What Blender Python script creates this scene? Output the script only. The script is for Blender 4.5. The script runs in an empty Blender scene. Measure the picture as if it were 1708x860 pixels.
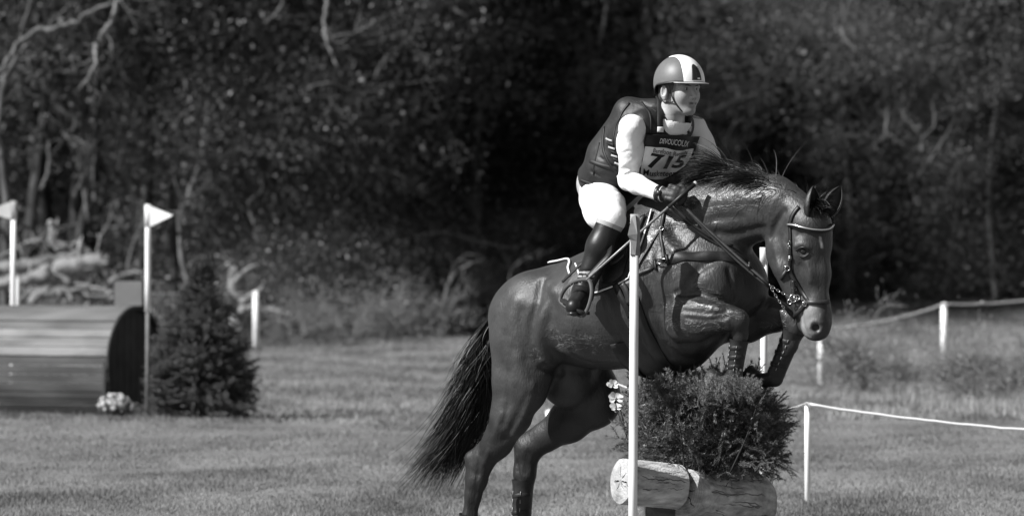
import bpy, bmesh, math, random
import numpy as np
from mathutils import Vector, Matrix

# ------------------------------------------------------------------ camera, world, sun, exposure
scene = bpy.context.scene
COL = scene.collection
FPX = 9360.0            # focal length in pixels of the 1708 px wide photograph
CAM_H = 1.5
cam_data = bpy.data.cameras.new('camera')
cam = bpy.data.objects.new('camera', cam_data)
COL.objects.link(cam)
cam.location = (0, 0, CAM_H)
cam.rotation_euler = (math.radians(90) - math.atan(7 / FPX), 0, 0)
cam_data.sensor_width = 36
cam_data.lens = 36 * FPX / 1708
cam_data.clip_start = 0.5
cam_data.clip_end = 3000
cam_data.dof.use_dof = True
cam_data.dof.focus_distance = 25.7
cam_data.dof.aperture_fstop = 5.0
scene.camera = cam
scene.view_settings.view_transform = 'Standard'
scene.view_settings.look = 'None'
scene.view_settings.exposure = 0.95

SUN_EL, SUN_AZ = 42.0, 246.0      # azimuth the light comes FROM, clockwise from +Y (camera looks +Y)
world = bpy.data.worlds.new('World')
scene.world = world
world.use_nodes = True
wn, wl = world.node_tree.nodes, world.node_tree.links
wn.clear()
sky = wn.new('ShaderNodeTexSky')
sky.sky_type = 'NISHITA'
sky.sun_disc = False
sky.sun_elevation = math.radians(SUN_EL)
sky.sun_rotation = math.radians(SUN_AZ)
bw = wn.new('ShaderNodeRGBToBW')
bgn = wn.new('ShaderNodeBackground')
bgn.inputs['Strength'].default_value = 0.052
wo = wn.new('ShaderNodeOutputWorld')
wl.new(sky.outputs[0], bw.inputs[0]); wl.new(bw.outputs[0], bgn.inputs['Color']); wl.new(bgn.outputs[0], wo.inputs[0])
sd = bpy.data.lights.new('sun', 'SUN')
sd.energy = 4.6
sd.angle = math.radians(0.53)
sun = bpy.data.objects.new('sun', sd)
COL.objects.link(sun)
_a, _e = math.radians(SUN_AZ), math.radians(SUN_EL)
TOSUN = Vector((math.sin(_a) * math.cos(_e), math.cos(_a) * math.cos(_e), math.sin(_e)))
sun.rotation_euler = TOSUN.to_track_quat('Z', 'Y').to_euler()
sun.location = TOSUN * 60

rng = np.random.default_rng(7)
random.seed(7)

# ------------------------------------------------------------------ places
D0 = 26.0
def S(px, py, dy=0.0):
    """the point that the photograph shows at (px,py), dy metres behind the plane of the jump"""
    d = D0 + dy
    return np.array([(px - 854) / FPX * d, d, CAM_H - (py - 423) / FPX * d])
def G(px, py):
    """flat ground point"""
    d = FPX * CAM_H / (py - 423)
    return np.array([(px - 854) / FPX * d, d, 0.0])
TAN = math.tan(math.radians(35))
LATV = np.array([math.sin(math.radians(35)), math.cos(math.radians(35)), 0.0])     # towards the horse's far (left) side
FWDV = np.array([math.cos(math.radians(35)), -math.sin(math.radians(35)), 0.0])
def H(px, py, lat=0.0):
    m = px - 206.0 * lat
    return S(px, py, -(m - 1030) / 360.0 * TAN + lat * 0.82)

# ------------------------------------------------------------------ object helpers
def link(o, parent=None):
    COL.objects.link(o)
    if parent is not None:
        o.parent = parent
    return o
def mesh_obj(name, verts, faces, mat=None, parent=None, smooth=True):
    me = bpy.data.meshes.new(name)
    verts = np.asarray(verts, dtype=np.float32)
    if isinstance(faces, np.ndarray):
        n, k = faces.shape
        me.vertices.add(len(verts)); me.vertices.foreach_set('co', verts.ravel())
        me.loops.add(n * k); me.loops.foreach_set('vertex_index', faces.astype(np.int32).ravel())
        me.polygons.add(n); me.polygons.foreach_set('loop_start', np.arange(0, n * k, k, dtype=np.int32))
        me.update(calc_edges=True)
    else:
        me.from_pydata([tuple(map(float, v)) for v in verts], [], faces)
    me.validate()
    if smooth:
        me.polygons.foreach_set('use_smooth', [True] * len(me.polygons))
    if mat: me.materials.append(mat)
    return link(bpy.data.objects.new(name, me), parent)
def tag(o, label, cat, group=None, kind=None):
    if label: o['label'] = label
    if cat: o['category'] = cat
    if group: o['group'] = group
    if kind: o['kind'] = kind
    return o
def thing(name, loc, label, cat, group=None):
    o = bpy.data.objects.new(name, None)
    o.empty_display_size = 0.2
    COL.objects.link(o)
    o['_org'] = [float(v) for v in loc]
    o.location = loc
    return tag(o, label, cat, group)
def keep(o, parent):
    """parent a mesh modelled in world space to a thing that has its own place"""
    o.parent = parent
    o.matrix_parent_inverse = Matrix.Translation(-Vector(parent.location))
    return o
def attr(o, name, vals):
    a = o.data.attributes.new(name, 'FLOAT', 'POINT')
    a.data.foreach_set('value', np.asarray(vals, dtype=np.float32))

class MB:
    """collects triangles / quads as numpy pieces"""
    def __init__(s): s.v = []; s.f = []; s.n = 0; s.m = []
    def add(s, v, f, mi=0):
        v = np.asarray(v, float).reshape(-1, 3)
        s.v.append(v); s.f += [tuple(i + s.n for i in q) for q in f]; s.m += [mi] * len(f); s.n += len(v)
    def build(s, name, mats, parent=None, smooth=True):
        o = mesh_obj(name, np.concatenate(s.v), s.f, None, None, smooth)
        for m in (mats if isinstance(mats, (list, tuple)) else [mats]): o.data.materials.append(m)
        if len(o.data.polygons) == len(s.m): o.data.polygons.foreach_set('material_index', s.m)
        if parent is not None: keep(o, parent)
        return o

def unit(v):
    v = np.asarray(v, float); n = np.linalg.norm(v); return v / n if n > 1e-12 else v
def catmull(pts, n=8, closed=False):
    P = np.asarray(pts, float)
    if closed: P = np.vstack([P[-1], P, P[0], P[1]])
    else: P = np.vstack([2 * P[0] - P[1], P, 2 * P[-1] - P[-2]])
    out = []
    for i in range(1, len(P) - 2):
        for t in np.arange(n) / n:
            a, b, c, d = P[i - 1], P[i], P[i + 1], P[i + 2]
            out.append(0.5 * ((2 * b) + (-a + c) * t + (2 * a - 5 * b + 4 * c - d) * t * t + (-a + 3 * b - 3 * c + d) * t ** 3))
    if not closed: out.append(P[-2])
    return np.array(out)
def tube(mb, pts, r, sides=8, flat=1.0, nrm=None, closed=False, mi=0, cap=True, square=False):
    """tube / strap along a polyline; flat<1 squashes it along nrm (per point or single)"""
    pts = np.asarray(pts, float); n = len(pts)
    r = np.broadcast_to(np.asarray(r, float), (n,))
    T = np.gradient(pts, axis=0) if not closed else np.roll(pts, -1, 0) - np.roll(pts, 1, 0)
    T /= np.maximum(np.linalg.norm(T, axis=1, keepdims=True), 1e-9)
    if nrm is None:
        N = np.zeros_like(pts); ref = np.array([0.13, 0.21, 1.0]) if abs(T[0][2]) < 0.9 else np.array([1.0, 0.2, 0])
        N[0] = unit(np.cross(np.cross(T[0], ref), T[0]))
        for i in range(1, n): N[i] = unit(N[i - 1] - T[i] * (N[i - 1] @ T[i]))
    else:
        N = np.broadcast_to(np.asarray(nrm, float), (n, 3)).copy()
        N -= T * np.sum(N * T, axis=1, keepdims=True); N /= np.maximum(np.linalg.norm(N, axis=1, keepdims=True), 1e-9)
    B = np.cross(T, N)
    if square:
        prof = [(-1, -1), (1, -1), (1, 1), (-1, 1)]; prof = [(-.96, -1), (.96, -1), (1, -.6), (1, .6), (.96, 1), (-.96, 1), (-1, .6), (-1, -.6)]
    else:
        prof = [(math.cos(a), math.sin(a)) for a in np.arange(sides) * 2 * math.pi / sides]
    k = len(prof)
    V = np.array([[pts[i] + r[i] * (c * B[i] + s_ * flat * N[i]) for c, s_ in prof] for i in range(n)]).reshape(-1, 3)
    F = []
    for i in range(n if closed else n - 1):
        j = (i + 1) % n
        for q in range(k):
            F.append((i * k + q, i * k + (q + 1) % k, j * k + (q + 1) % k, j * k + q))
    if cap and not closed:
        F.append(tuple(range(k))[::-1]); F.append(tuple((n - 1) * k + q for q in range(k)))
    mb.add(V, F, mi)
def box(mb, c, sx, sy, sz, R=None, bev=0.0, mi=0):
    R = np.eye(3) if R is None else np.asarray(R)
    c = np.asarray(c, float)
    v = np.array([[x, y, z] for z in (-1, 1) for x, y in ((-1, -1), (1, -1), (1, 1), (-1, 1))]) * 0.5 * np.array([sx, sy, sz])
    mb.add(v @ R.T + c, [(3, 2, 1, 0), (4, 5, 6, 7), (0, 1, 5, 4), (1, 2, 6, 5), (2, 3, 7, 6), (3, 0, 4, 7)], mi)
def ball(mb, c, r, n=10, axes=None, mi=0):
    r = np.broadcast_to(np.asarray(r, float), (3,))
    V = [[0, 0, 1]]; F = []
    for i in range(1, n):
        for j in range(2 * n):
            t, p = math.pi * i / n, math.pi * j / n
            V.append([math.sin(t) * math.cos(p), math.sin(t) * math.sin(p), math.cos(t)])
    V.append([0, 0, -1]); m = 2 * n
    for j in range(m): F.append((0, 1 + j, 1 + (j + 1) % m))
    for i in range(n - 2):
        for j in range(m):
            a = 1 + i * m; F.append((a + j, a + m + j, a + m + (j + 1) % m, a + (j + 1) % m))
    e = len(V) - 1
    for j in range(m): F.append((e, e - m + (j + 1) % m, e - m + j))
    V = np.array(V) * r
    if axes is not None: V = V @ np.asarray(axes)
    mb.add(V + np.asarray(c), F, mi)

# ------------------------------------------------------------------ materials (a black-and-white photograph: every colour is a grey)
def material(name, base=0.3, rough=0.6, spec=0.5, var=0.0, scale=20.0, bump=0.0, bscale=60.0, bdist=0.01,
             stretch=(1, 1, 1), lo=0.35, hi=0.65, coat=0.0, trans=0.0, metal=0.0, sheen=0.0, obj=True):
    m = bpy.data.materials.new(name); m.use_nodes = True
    nt = m.node_tree; N, L = nt.nodes, nt.links
    b = N['Principled BSDF']
    b.inputs['Base Color'].default_value = (base, base, base, 1)
    b.inputs['Roughness'].default_value = rough
    b.inputs['Specular IOR Level'].default_value = spec
    b.inputs['Metallic'].default_value = metal
    b.inputs['Coat Weight'].default_value = coat
    b.inputs['Sheen Weight'].default_value = sheen
    if var or bump:
        tc = N.new('ShaderNodeTexCoord'); mp = N.new('ShaderNodeMapping')
        mp.inputs['Scale'].default_value = stretch
        L.new(tc.outputs['Object'], mp.inputs[0])
    if var:
        n = N.new('ShaderNodeTexNoise'); n.inputs['Scale'].default_value = scale; n.inputs['Detail'].default_value = 6
        r = N.new('ShaderNodeMapRange'); r.inputs[1].default_value = lo; r.inputs[2].default_value = hi
        r.inputs[3].default_value = base * (1 - var); r.inputs[4].default_value = base * (1 + var)
        L.new(mp.outputs[0], n.inputs['Vector']); L.new(n.outputs[0], r.inputs[0]); L.new(r.outputs[0], b.inputs['Base Color'])
    if bump:
        n2 = N.new('ShaderNodeTexNoise'); n2.inputs['Scale'].default_value = bscale; n2.inputs['Detail'].default_value = 5
        bp = N.new('ShaderNodeBump'); bp.inputs['Strength'].default_value = bump; bp.inputs['Distance'].default_value = bdist
        L.new(mp.outputs[0], n2.inputs['Vector']); L.new(n2.outputs[0], bp.inputs['Height']); L.new(bp.outputs[0], b.inputs['Normal'])
    if trans:
        t = N.new('ShaderNodeBsdfTranslucent'); t.inputs[0].default_value = (base, base, base, 1)
        mx = N.new('ShaderNodeMixShader'); mx.inputs[0].default_value = trans
        out = N['Material Output']
        L.new(b.outputs[0], mx.inputs[1]); L.new(t.outputs[0], mx.inputs[2]); L.new(mx.outputs[0], out.inputs[0])
    return m

# ------------------------------------------------------------------ sculpting: signed distance fields blended smoothly, then skinned with quads
class Field:
    def __init__(s, lo, hi, h):
        s.h = h; s.lo = np.asarray(lo, float)
        s.n = np.ceil((np.asarray(hi, float) - s.lo) / h).astype(int) + 1
        s.g = np.full(s.n, 0.6, dtype=np.float32)
    def region(s, lo, hi):
        a = np.clip(np.floor((np.asarray(lo) - s.lo) / s.h).astype(int), 0, s.n - 1)
        b = np.clip(np.ceil((np.asarray(hi) - s.lo) / s.h).astype(int) + 1, 1, s.n)
        sl = tuple(slice(a[i], max(b[i], a[i] + 1)) for i in range(3))
        ax = [(s.lo[i] + np.arange(sl[i].start, sl[i].stop) * s.h).astype(np.float32) for i in range(3)]
        return sl, ax
    def comb(s, sl, d, k, op):
        g = s.g[sl]
        if op == 'add':
            if k > 0:
                h = np.maximum(k - np.abs(g - d), 0) / k
                s.g[sl] = np.minimum(g, d) - h * h * k * 0.25
            else: s.g[sl] = np.minimum(g, d)
        else:
            d = -d
            if k > 0:
                h = np.maximum(k - np.abs(g - d), 0) / k
                s.g[sl] = np.maximum(g, d) + h * h * k * 0.25
            else: s.g[sl] = np.maximum(g, d)
    def cone(s, a, b, ra, rb, k=0.04, n=None, f=1.0, op='add'):
        a, b = np.asarray(a, float), np.asarray(b, float)
        m = k + 4 * s.h; rm = max(ra, rb) * max(f, 1.0) + m
        sl, ax = s.region(np.minimum(a, b) - rm, np.maximum(a, b) + rm)
        X, Y, Z = np.meshgrid(ax[0] - a[0], ax[1] - a[1], ax[2] - a[2], indexing='ij', sparse=True)
        ab = b - a
        if n is not None and f != 1.0:
            n = unit(n); q = (1 / f - 1)
            w = q * (X * n[0] + Y * n[1] + Z * n[2])
            X = X + w * n[0]; Y = Y + w * n[1]; Z = Z + w * n[2]
            ab = ab + q * (ab @ n) * n
        L2 = max(ab @ ab, 1e-9)
        t = np.clip((X * ab[0] + Y * ab[1] + Z * ab[2]) / L2, 0, 1)
        d = np.sqrt((X - t * ab[0]) ** 2 + (Y - t * ab[1]) ** 2 + (Z - t * ab[2]) ** 2) - (ra + (rb - ra) * t)
        if f < 1.0 and n is not None: d = d * (0.5 + 0.5 * f)
        s.comb(sl, d.astype(np.float32), k, op)
    def chain(s, P, R, k=0.04, n=None, f=1.0):
        fs = f if hasattr(f, '__len__') else [f] * (len(P) - 1)
        for i in range(len(P) - 1): s.cone(P[i], P[i + 1], R[i], R[i + 1], k, n, fs[i])
    def ell(s, c, r, A=None, k=0.03, op='add'):
        """ellipsoid, A rows = its axes"""
        c = np.asarray(c, float); A = np.eye(3) if A is None else np.asarray(A, float); r = np.asarray(r, float)
        ext = np.sqrt(((A * r[:, None]) ** 2).sum(0)) + k + 4 * s.h
        sl, ax = s.region(c - ext, c + ext)
        X, Y, Z = np.meshgrid(ax[0] - c[0], ax[1] - c[1], ax[2] - c[2], indexing='ij', sparse=True)
        u = [(X * A[i][0] + Y * A[i][1] + Z * A[i][2]) / r[i] for i in range(3)]
        k0 = np.sqrt(u[0] ** 2 + u[1] ** 2 + u[2] ** 2)
        k1 = np.sqrt((u[0] / r[0]) ** 2 + (u[1] / r[1]) ** 2 + (u[2] / r[2]) ** 2) + 1e-9
        s.comb(sl, (k0 * (k0 - 1) / k1).astype(np.float32), k, op)
    def brush(s, P, r, amp):
        """raise (amp>0) or sink (amp<0) the skin by amp near a polyline P (also one point), r per point or one"""
        P = np.asarray(P, float).reshape(-1, 3); r = np.broadcast_to(np.asarray(r, float), (len(P),))
        m = r.max() * 2.6
        sl, ax = s.region(P.min(0) - m, P.max(0) + m)
        w = np.zeros(s.g[sl].shape, np.float32)
        if len(P) > 1:
            Q = []; Rr = []
            for i in range(len(P) - 1):
                k = max(2, int(np.linalg.norm(P[i + 1] - P[i]) / (r.min() * 0.4)))
                for t in np.linspace(0, 1, k, endpoint=False): Q.append(P[i] + (P[i + 1] - P[i]) * t); Rr.append(r[i] + (r[i + 1] - r[i]) * t)
            P, r = np.array(Q), np.array(Rr)
        for p, q in zip(P, r):
            s2, a2 = s.region(p - 2.6 * q, p + 2.6 * q)
            rel = tuple(slice(max(0, s2[i].start - sl[i].start), max(0, s2[i].stop - sl[i].start)) for i in range(3))
            X, Y, Z = np.meshgrid(a2[0] - p[0], a2[1] - p[1], a2[2] - p[2], indexing='ij', sparse=True)
            e = np.exp(-(X * X + Y * Y + Z * Z) / (q * q)).astype(np.float32)
            w[rel] = np.maximum(w[rel], e)
        s.g[sl] -= amp * w
    def sample(s, P):
        q = (np.asarray(P, float) - s.lo) / s.h
        q = np.clip(q, 0, s.n - 1.001); i = q.astype(int); t = q - i
        out = 0
        for dx in (0, 1):
            for dy in (0, 1):
                for dz in (0, 1):
                    w = (t[..., 0] if dx else 1 - t[..., 0]) * (t[..., 1] if dy else 1 - t[..., 1]) * (t[..., 2] if dz else 1 - t[..., 2])
                    out = out + w * s.g[i[..., 0] + dx, i[..., 1] + dy, i[..., 2] + dz]
        return out
    def grad(s, P):
        P = np.asarray(P, float); e = s.h * 1.5
        return unit([s.sample(P + e * np.eye(3)[i]) - s.sample(P - e * np.eye(3)[i]) for i in range(3)])
    def ray(s, o, d, tmax, far=False):
        ts = np.arange(0, tmax, s.h * 0.5)
        P = o + ts[:, None] * d
        v = s.sample(P)
        idx = np.nonzero(v < 0)[0]
        if len(idx) == 0:
            j = int(np.argmin(v)); return P[j]
        j = idx[-1] if far else idx[0]
        j0 = max(j - 1, 0)
        t = v[j0] / (v[j0] - v[j] + 1e-12) if j0 != j else 0
        return P[j0] + (P[j] - P[j0]) * np.clip(t, 0, 1)
    def hit(s, px, py, off=0.0):
        """the nearest point of the skin that the photograph shows at (px,py)"""
        d0 = s.lo[1] - D0
        a, b = S(px, py, d0), S(px, py, d0 + s.n[1] * s.h)
        p = s.ray(a, unit(b - a), np.linalg.norm(b - a))
        return p + off * s.grad(p) if off else p
    def snap(s, p, off=0.0):
        """walk to the skin along the gradient"""
        p = np.asarray(p, float).copy()
        for _ in range(8):
            v = float(s.sample(p)) - off
            if abs(v) < 1e-4: break
            p = p - v * s.grad(p)
        return p
    def skin(s, smooth=2, g=None):
        g = s.g if g is None else g
        ins = g < 0
        c = [ins[:-1, :-1, :-1], ins[1:, :-1, :-1], ins[:-1, 1:, :-1], ins[1:, 1:, :-1], ins[:-1, :-1, 1:], ins[1:, :-1, 1:], ins[:-1, 1:, 1:], ins[1:, 1:, 1:]]
        cnt = sum(x.astype(np.int8) for x in c)
        cell = (cnt > 0) & (cnt < 8)
        idx = np.argwhere(cell)
        ids = np.full(cell.shape, -1, np.int32); ids[cell] = np.arange(len(idx))
        acc = np.zeros((len(idx), 3)); num = np.zeros(len(idx))
        offs = [(0, 0, 0), (1, 0, 0), (0, 1, 0), (1, 1, 0), (0, 0, 1), (1, 0, 1), (0, 1, 1), (1, 1, 1)]
        val = [g[idx[:, 0] + o[0], idx[:, 1] + o[1], idx[:, 2] + o[2]].astype(float) for o in offs]
        for i in range(8):
            for j in range(i + 1, 8):
                oi, oj = np.array(offs[i]), np.array(offs[j])
                if np.abs(oi - oj).sum() != 1: continue
                m = (val[i] < 0) != (val[j] < 0)
                t = np.where(m, val[i] / (val[i] - val[j] + 1e-20), 0)
                acc += np.where(m[:, None], oi + t[:, None] * (oj - oi), 0); num += m
        V = s.lo + (idx + acc / num[:, None]) * s.h
        F = []
        for ax in range(3):
            o = [0, 0, 0]; o[ax] = 1
            A = ins[:ins.shape[0] - o[0], :ins.shape[1] - o[1], :ins.shape[2] - o[2]]
            B = ins[o[0]:, o[1]:, o[2]:]
            e = np.argwhere(A != B)
            u, v = [(1, 2), (2, 0), (0, 1)][ax]
            ok = (e[:, u] > 0) & (e[:, v] > 0) & (e[:, u] < ids.shape[u]) & (e[:, v] < ids.shape[v])
            e = e[ok]
            du = np.zeros(3, int); du[u] = 1; dv = np.zeros(3, int); dv[v] = 1
            q = np.stack([ids[tuple((e - du - dv).T)], ids[tuple((e - dv).T)], ids[tuple(e.T)], ids[tuple((e - du).T)]], 1)
            flip = A[tuple(e.T)]
            q[~flip] = q[~flip][:, ::-1]
            F.append(q)
        F = np.concatenate(F); F = F[(F >= 0).all(1)]
        for _ in range(smooth):
            S_ = np.zeros_like(V); C_ = np.zeros(len(V))
            for i in range(4):
                a_, b_ = F[:, i], F[:, (i + 1) % 4]
                for c_ in range(3): S_[:, c_] += np.bincount(a_, V[b_, c_], len(V)) + np.bincount(b_, V[a_, c_], len(V))
                C_ += np.bincount(a_, minlength=len(V)) + np.bincount(b_, minlength=len(V))
            V = V * 0.5 + 0.5 * S_ / np.maximum(C_, 1)[:, None]
        return V, F
# ================================================================== HORSE
def world_box(px0, py0, px1, py1, dy0, dy1):
    c = np.array([S(px, py, d) for px in (px0, px1) for py in (py0, py1) for d in (dy0, dy1)])
    return c.min(0), c.max(0)
_lo, _hi = world_box(745, 290, 1412, 965, -1.15, 0.95)
HF = Field(_lo, _hi, 0.0065)
f = HF
# trunk
T = [(893, 530, .205, 1.22), (950, 524, .215, 1.25), (1010, 512, .262, 1.1), (1075, 492, .325, .86), (1130, 478, .335, .78), (1180, 462, .25, .92)]
for (a, b) in zip(T[:-1], T[1:]):
    f.cone(H(a[0], a[1]), H(b[0], b[1]), a[2], b[2], 0.05, LATV, (a[3] + b[3]) / 2)
f.cone(H(1055, 392), H(1150, 345), .10, .10, 0.10, LATV, .7)          # withers
f.cone(H(905, 500), H(985, 478), .13, .12, 0.08)                        # loin / croup
f.ell(H(1015, 540), (.30, .29, .20), [FWDV, LATV, [0, 0, 1]], .06)       # barrel
# quarters
def leg(pts, k=0.05, fl=None, n=LATV):
    P = [H(*p[:3]) for p in pts]; R = [p[3] for p in pts]; F_ = [p[4] if len(p) > 4 else 1.0 for p in pts]
    for i in range(len(P) - 1): f.cone(P[i], P[i + 1], R[i], R[i + 1], k, n, (F_[i] + F_[i + 1]) / 2)
leg([(888, 512, -.13, .165, .75), (872, 575, -.15, .150, .75), (866, 632, -.16, .126, .8), (853, 690, -.16, .094, .75), (831, 735, -.15, .066, .75), (804, 772, -.14, .052, .8)], .05)
f.ell(H(893, 560, -.14), (.14, .10, .17), [FWDV, LATV, [0, 0, 1]], .06)
leg([(897, 615, -.15, .07, .8), (885, 655, -.16, .075, .8)], .05)
leg([(806, 765, -.14, .056, .8), (796, 800, -.14, .049, .8), (789, 828, -.14, .038, .85), (783, 862, -.14, .036, .85), (777, 900, -.14, .040, .9)], .02)
f.cone(H(806, 742, -.14), H(787, 764, -.14), .022, .030, .025, LATV, .8)   # point of hock
f.cone(H(787, 764, -.14), H(786, 820, -.14), .028, .020, .03)              # tendon
leg([(777, 900, -.14, .040), (774, 925, -.14, .034), (768, 940, -.14, .045)], .02)
# off hind
leg([(930, 540, .13, .16, .75), (985, 650, .15, .128, .75), (992, 668, .15, .118, .75), (948, 702, .15, .094, .75), (912, 727, .14, .062, .8), (882, 748, .13, .056, .85), (876, 790, .13, .044, .85), (871, 825, .13, .035, .9), (870, 875, .13, .035, .9), (868, 915, .13, .040)], .045)
f.cone(H(905, 722, .13), H(872, 738, .13), .035, .035, .03, LATV, .8)
f.cone(H(872, 740, .13), H(866, 790, .13), .030, .022, .03)
f.ell(H(948, 632, .04), (.14, .12, .135), [FWDV, LATV, [0, 0, 1]], .04)
leg([(868, 915, .13, .040), (868, 935, .13, .034), (862, 950, .13, .045)], .02)
# neck
N_ = [(1120, 398, .235, .80), (1180, 368, .19, .74), (1240, 347, .158, .66), (1295, 347, .128, .66), (1335, 362, .098, .75)]
for (a, b) in zip(N_[:-1], N_[1:]):
    f.cone(H(a[0], a[1]), H(b[0], b[1]), a[2], b[2], 0.05, LATV, (a[3] + b[3]) / 2)
f.cone(H(1170, 318), H(1290, 312), .035, .04, .05, LATV, .8)            # crest
# chest and shoulders
for s_ in (-1, 1):
    f.cone(H(1095 + 206 * .16 * s_, 400, s_ * .16), H(1178 + 206 * .15 * s_, 478, s_ * .15), .10, .100, .09, LATV, .6)   # shoulder
    f.ell(H(1222 + 26 * s_, 478, s_ * .085 - .02), (.090, .100, .125), [FWDV, LATV, [0, 0, 1]], .05)                        # pectorals
# near fore: arm, forearm, knee, cannon
leg([(1143, 530, -.20, .112, .75), (1162, 531, -.20, .102, .75), (1192, 529, -.195, .076, .85), (1215, 530, -.18, .056, .85), (1231, 533, -.17, .051, .85)], .022)
leg([(1232, 536, -.165, .047, .85), (1234, 556, -.15, .038, .85), (1231, 590, -.15, .032, .8), (1226, 618, -.15, .033, .85), (1222, 630, -.15, .036, .85)], .016)
f.ell(H(1140, 556, -.11), (.13, .08, .10), [FWDV, LATV, [0, 0, 1]], .05)
leg([(1222, 630, -.15, .034), (1210, 637, -.15, .027), (1199, 636, -.15, .031)], .014)
# off fore
leg([(1200, 525, .14, .13, .8), (1246, 532, .15, .10, .8), (1288, 526, .15, .070, .85), (1318, 532, .14, .052, .9)], .04)
leg([(1318, 532, .14, .050, .85), (1326, 546, .14, .046, .85), (1318, 575, .13, .036, .85), (1300, 612, .13, .035, .85), (1292, 630, .13, .038, .85)], .018)
leg([(1292, 630, .13, .038), (1276, 634, .13, .030), (1262, 632, .13, .034)], .016)
f.ell(H(1112, 560, 0), (.24, .19, .195), [unit(FWDV + [0, 0, .45]), LATV, unit([-.3, .2, 1])], .05)
# head: own axes
YAW = math.radians(40)
HX = np.array([math.cos(YAW), -math.sin(YAW), 0.0]); HY = np.array([math.sin(YAW), math.cos(YAW), 0.0]); HZ = np.array([0, 0, 1.0])
_hp = H(1352, 345)
def hd(px, py, lat=0.0):
    """a point of the head, lat metres to its far side"""
    m = px - 360 * math.sin(YAW) * lat
    dy = (_hp[1] - D0) - (m - 1352) / 360.0 * math.tan(YAW) + lat * math.cos(YAW)
    return S(px, py, dy)
def hcone(a, b, k=.03, fl=1.0, n=HY): f.cone(hd(*a[:3]), hd(*b[:3]), a[3], b[3], k, n, fl)
hcone((1335, 362, 0, .085), (1352, 378, 0, .090), .05, .95)
hcone((1352, 378, 0, .088), (1350, 405, 0, .098), .04, .96)
hcone((1350, 405, 0, .096), (1358, 455, 0, .072), .04, .85)
hcone((1358, 455, 0, .072), (1362, 505, 0, .055), .04, .85)
hcone((1362, 505, 0, .055), (1364, 538, 0, .060), .03, .98)
hcone((1362, 525, 0, .064), (1360, 543, 0, .064), .03, .95)
for s_ in (-1, 1):
    q = 360 * math.sin(YAW) * .045 * s_
    f.ell(hd(1322 + q, 415, .045 * s_), (.115, .045, .125), [HX, HY, HZ], .035)          # jowl
    f.cone(hd(1322 + q, 450, .04 * s_), hd(1340 + q * .6, 520, .028 * s_), .058, .028, .03)       # jaw bars
hcone((1338, 520, 0, .036), (1340, 540, 0, .034), .02)                                    # chin, lower lip
hcone((1340, 540, 0, .030), (1346, 550, 0, .024), .012)
f.ell(hd(1362, 556, 0), (.048, .050, .028), [HX, HY, HZ], .02)                            # upper lip
def fh(px, py, off=0.0): return f.hit(px, py, off)
_b0 = f.brush
def _b(P, r, a): _b0(P, r, a * 1.3)
f.brush = _b
# sculpt the skin: quarters, flank, shoulder, neck
hits = lambda L_: [fh(*p) for p in L_]
f.brush(hits([(905, 470), (897, 505), (884, 545), (884, 575), (898, 600)]), .022, -.012)
f.brush(hits([(922, 490), (905, 530), (901, 565), (912, 600)]), .03, .012)
f.brush(hits([(915, 500), (920, 540)]), .05, -.010)
f.brush(hits([(842, 560), (835, 610), (838, 660)]), .03, -.008)
f.brush(hits([(862, 600), (880, 650), (872, 690)]), .035, .010)
f.brush(hits([(905, 612), (935, 622)]), .02, -.014)
f.brush(hits([(940, 585), (1000, 598), (1040, 600)]), .03, .008)
f.brush(hits([(1118, 500), (1112, 525), (1118, 555)]), .025, -.004)     # behind the arm
f.brush(hits([(1128, 487), (1150, 480), (1180, 490), (1205, 500)]), .012, -.006)
f.brush(hits([(1140, 500), (1170, 508), (1205, 516)]), .012, .006)
f.brush(hits([(1145, 530), (1180, 534), (1212, 530)]), .008, -.007)
f.brush(hits([(1130, 545), (1165, 552), (1200, 548)]), .012, .006)
f.brush(hits([(1150, 470), (1170, 445), (1200, 430)]), .02, -.014)
f.brush(hits([(1110, 380), (1100, 420), (1105, 470)]), .03, .006)
f.brush(hits([(1195, 388), (1215, 392), (1240, 388), (1270, 380)]), .018, -.008)   # jugular groove
f.brush(hits([(1200, 340), (1250, 335), (1290, 345)]), .035, .008)
f.brush(hits([(1190, 365), (1240, 362)]), .02, -.008)
f.brush(hits([(1308, 352), (1296, 372), (1286, 398)]), .011, -.016)      # throatlatch
f.brush(hits([(1222, 520), (1236, 524)]), .015, .008)
f.brush(hits([(1213, 534), (1216, 550)]), .010, .006)
f.brush(hits([(1215, 450), (1221, 480), (1222, 505)]), .010, -.016)
f.brush(hits([(800, 760), (797, 790)]), .012, -.006)
f.brush(hits([(815, 752), (808, 775)]), .012, .006)
f.brush(hits([(862, 770), (868, 800)]), .010, -.005)
f.brush(hits([(1140, 574), (1170, 572), (1205, 560)]), .014, -.010)
f.brush(hits([(1136, 492), (1165, 489), (1200, 505)]), .010, -.010)
f.brush(hits([(1140, 518), (1175, 522), (1208, 524)]), .008, -.006)
f.brush(hits([(1228, 515), (1243, 530)]), .010, .006)
f.brush(hits([(1105, 395), (1125, 420), (1150, 455)]), .022, .009)
f.brush(hits([(1085, 420), (1080, 470), (1098, 520)]), .030, -.007)
f.brush(hits([(1060, 520), (1075, 560), (1100, 592)]), .03, -.006)
f.brush(hits([(985, 500), (1000, 550), (1020, 585)]), .03, .005)
f.brush(hits([(955, 500), (965, 550), (985, 585)]), .03, -.005)
f.brush(hits([(860, 500), (850, 540), (843, 600)]), .035, .007)
f.brush(hits([(880, 660), (860, 700), (840, 735)]), .018, -.007)
f.brush(hits([(838, 690), (822, 730)]), .018, .006)
f.brush(hits([(1290, 400), (1296, 430), (1310, 462)]), .014, .005)
f.brush(hits([(1300, 395), (1305, 430), (1318, 460)]), .02, -.004)
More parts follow.
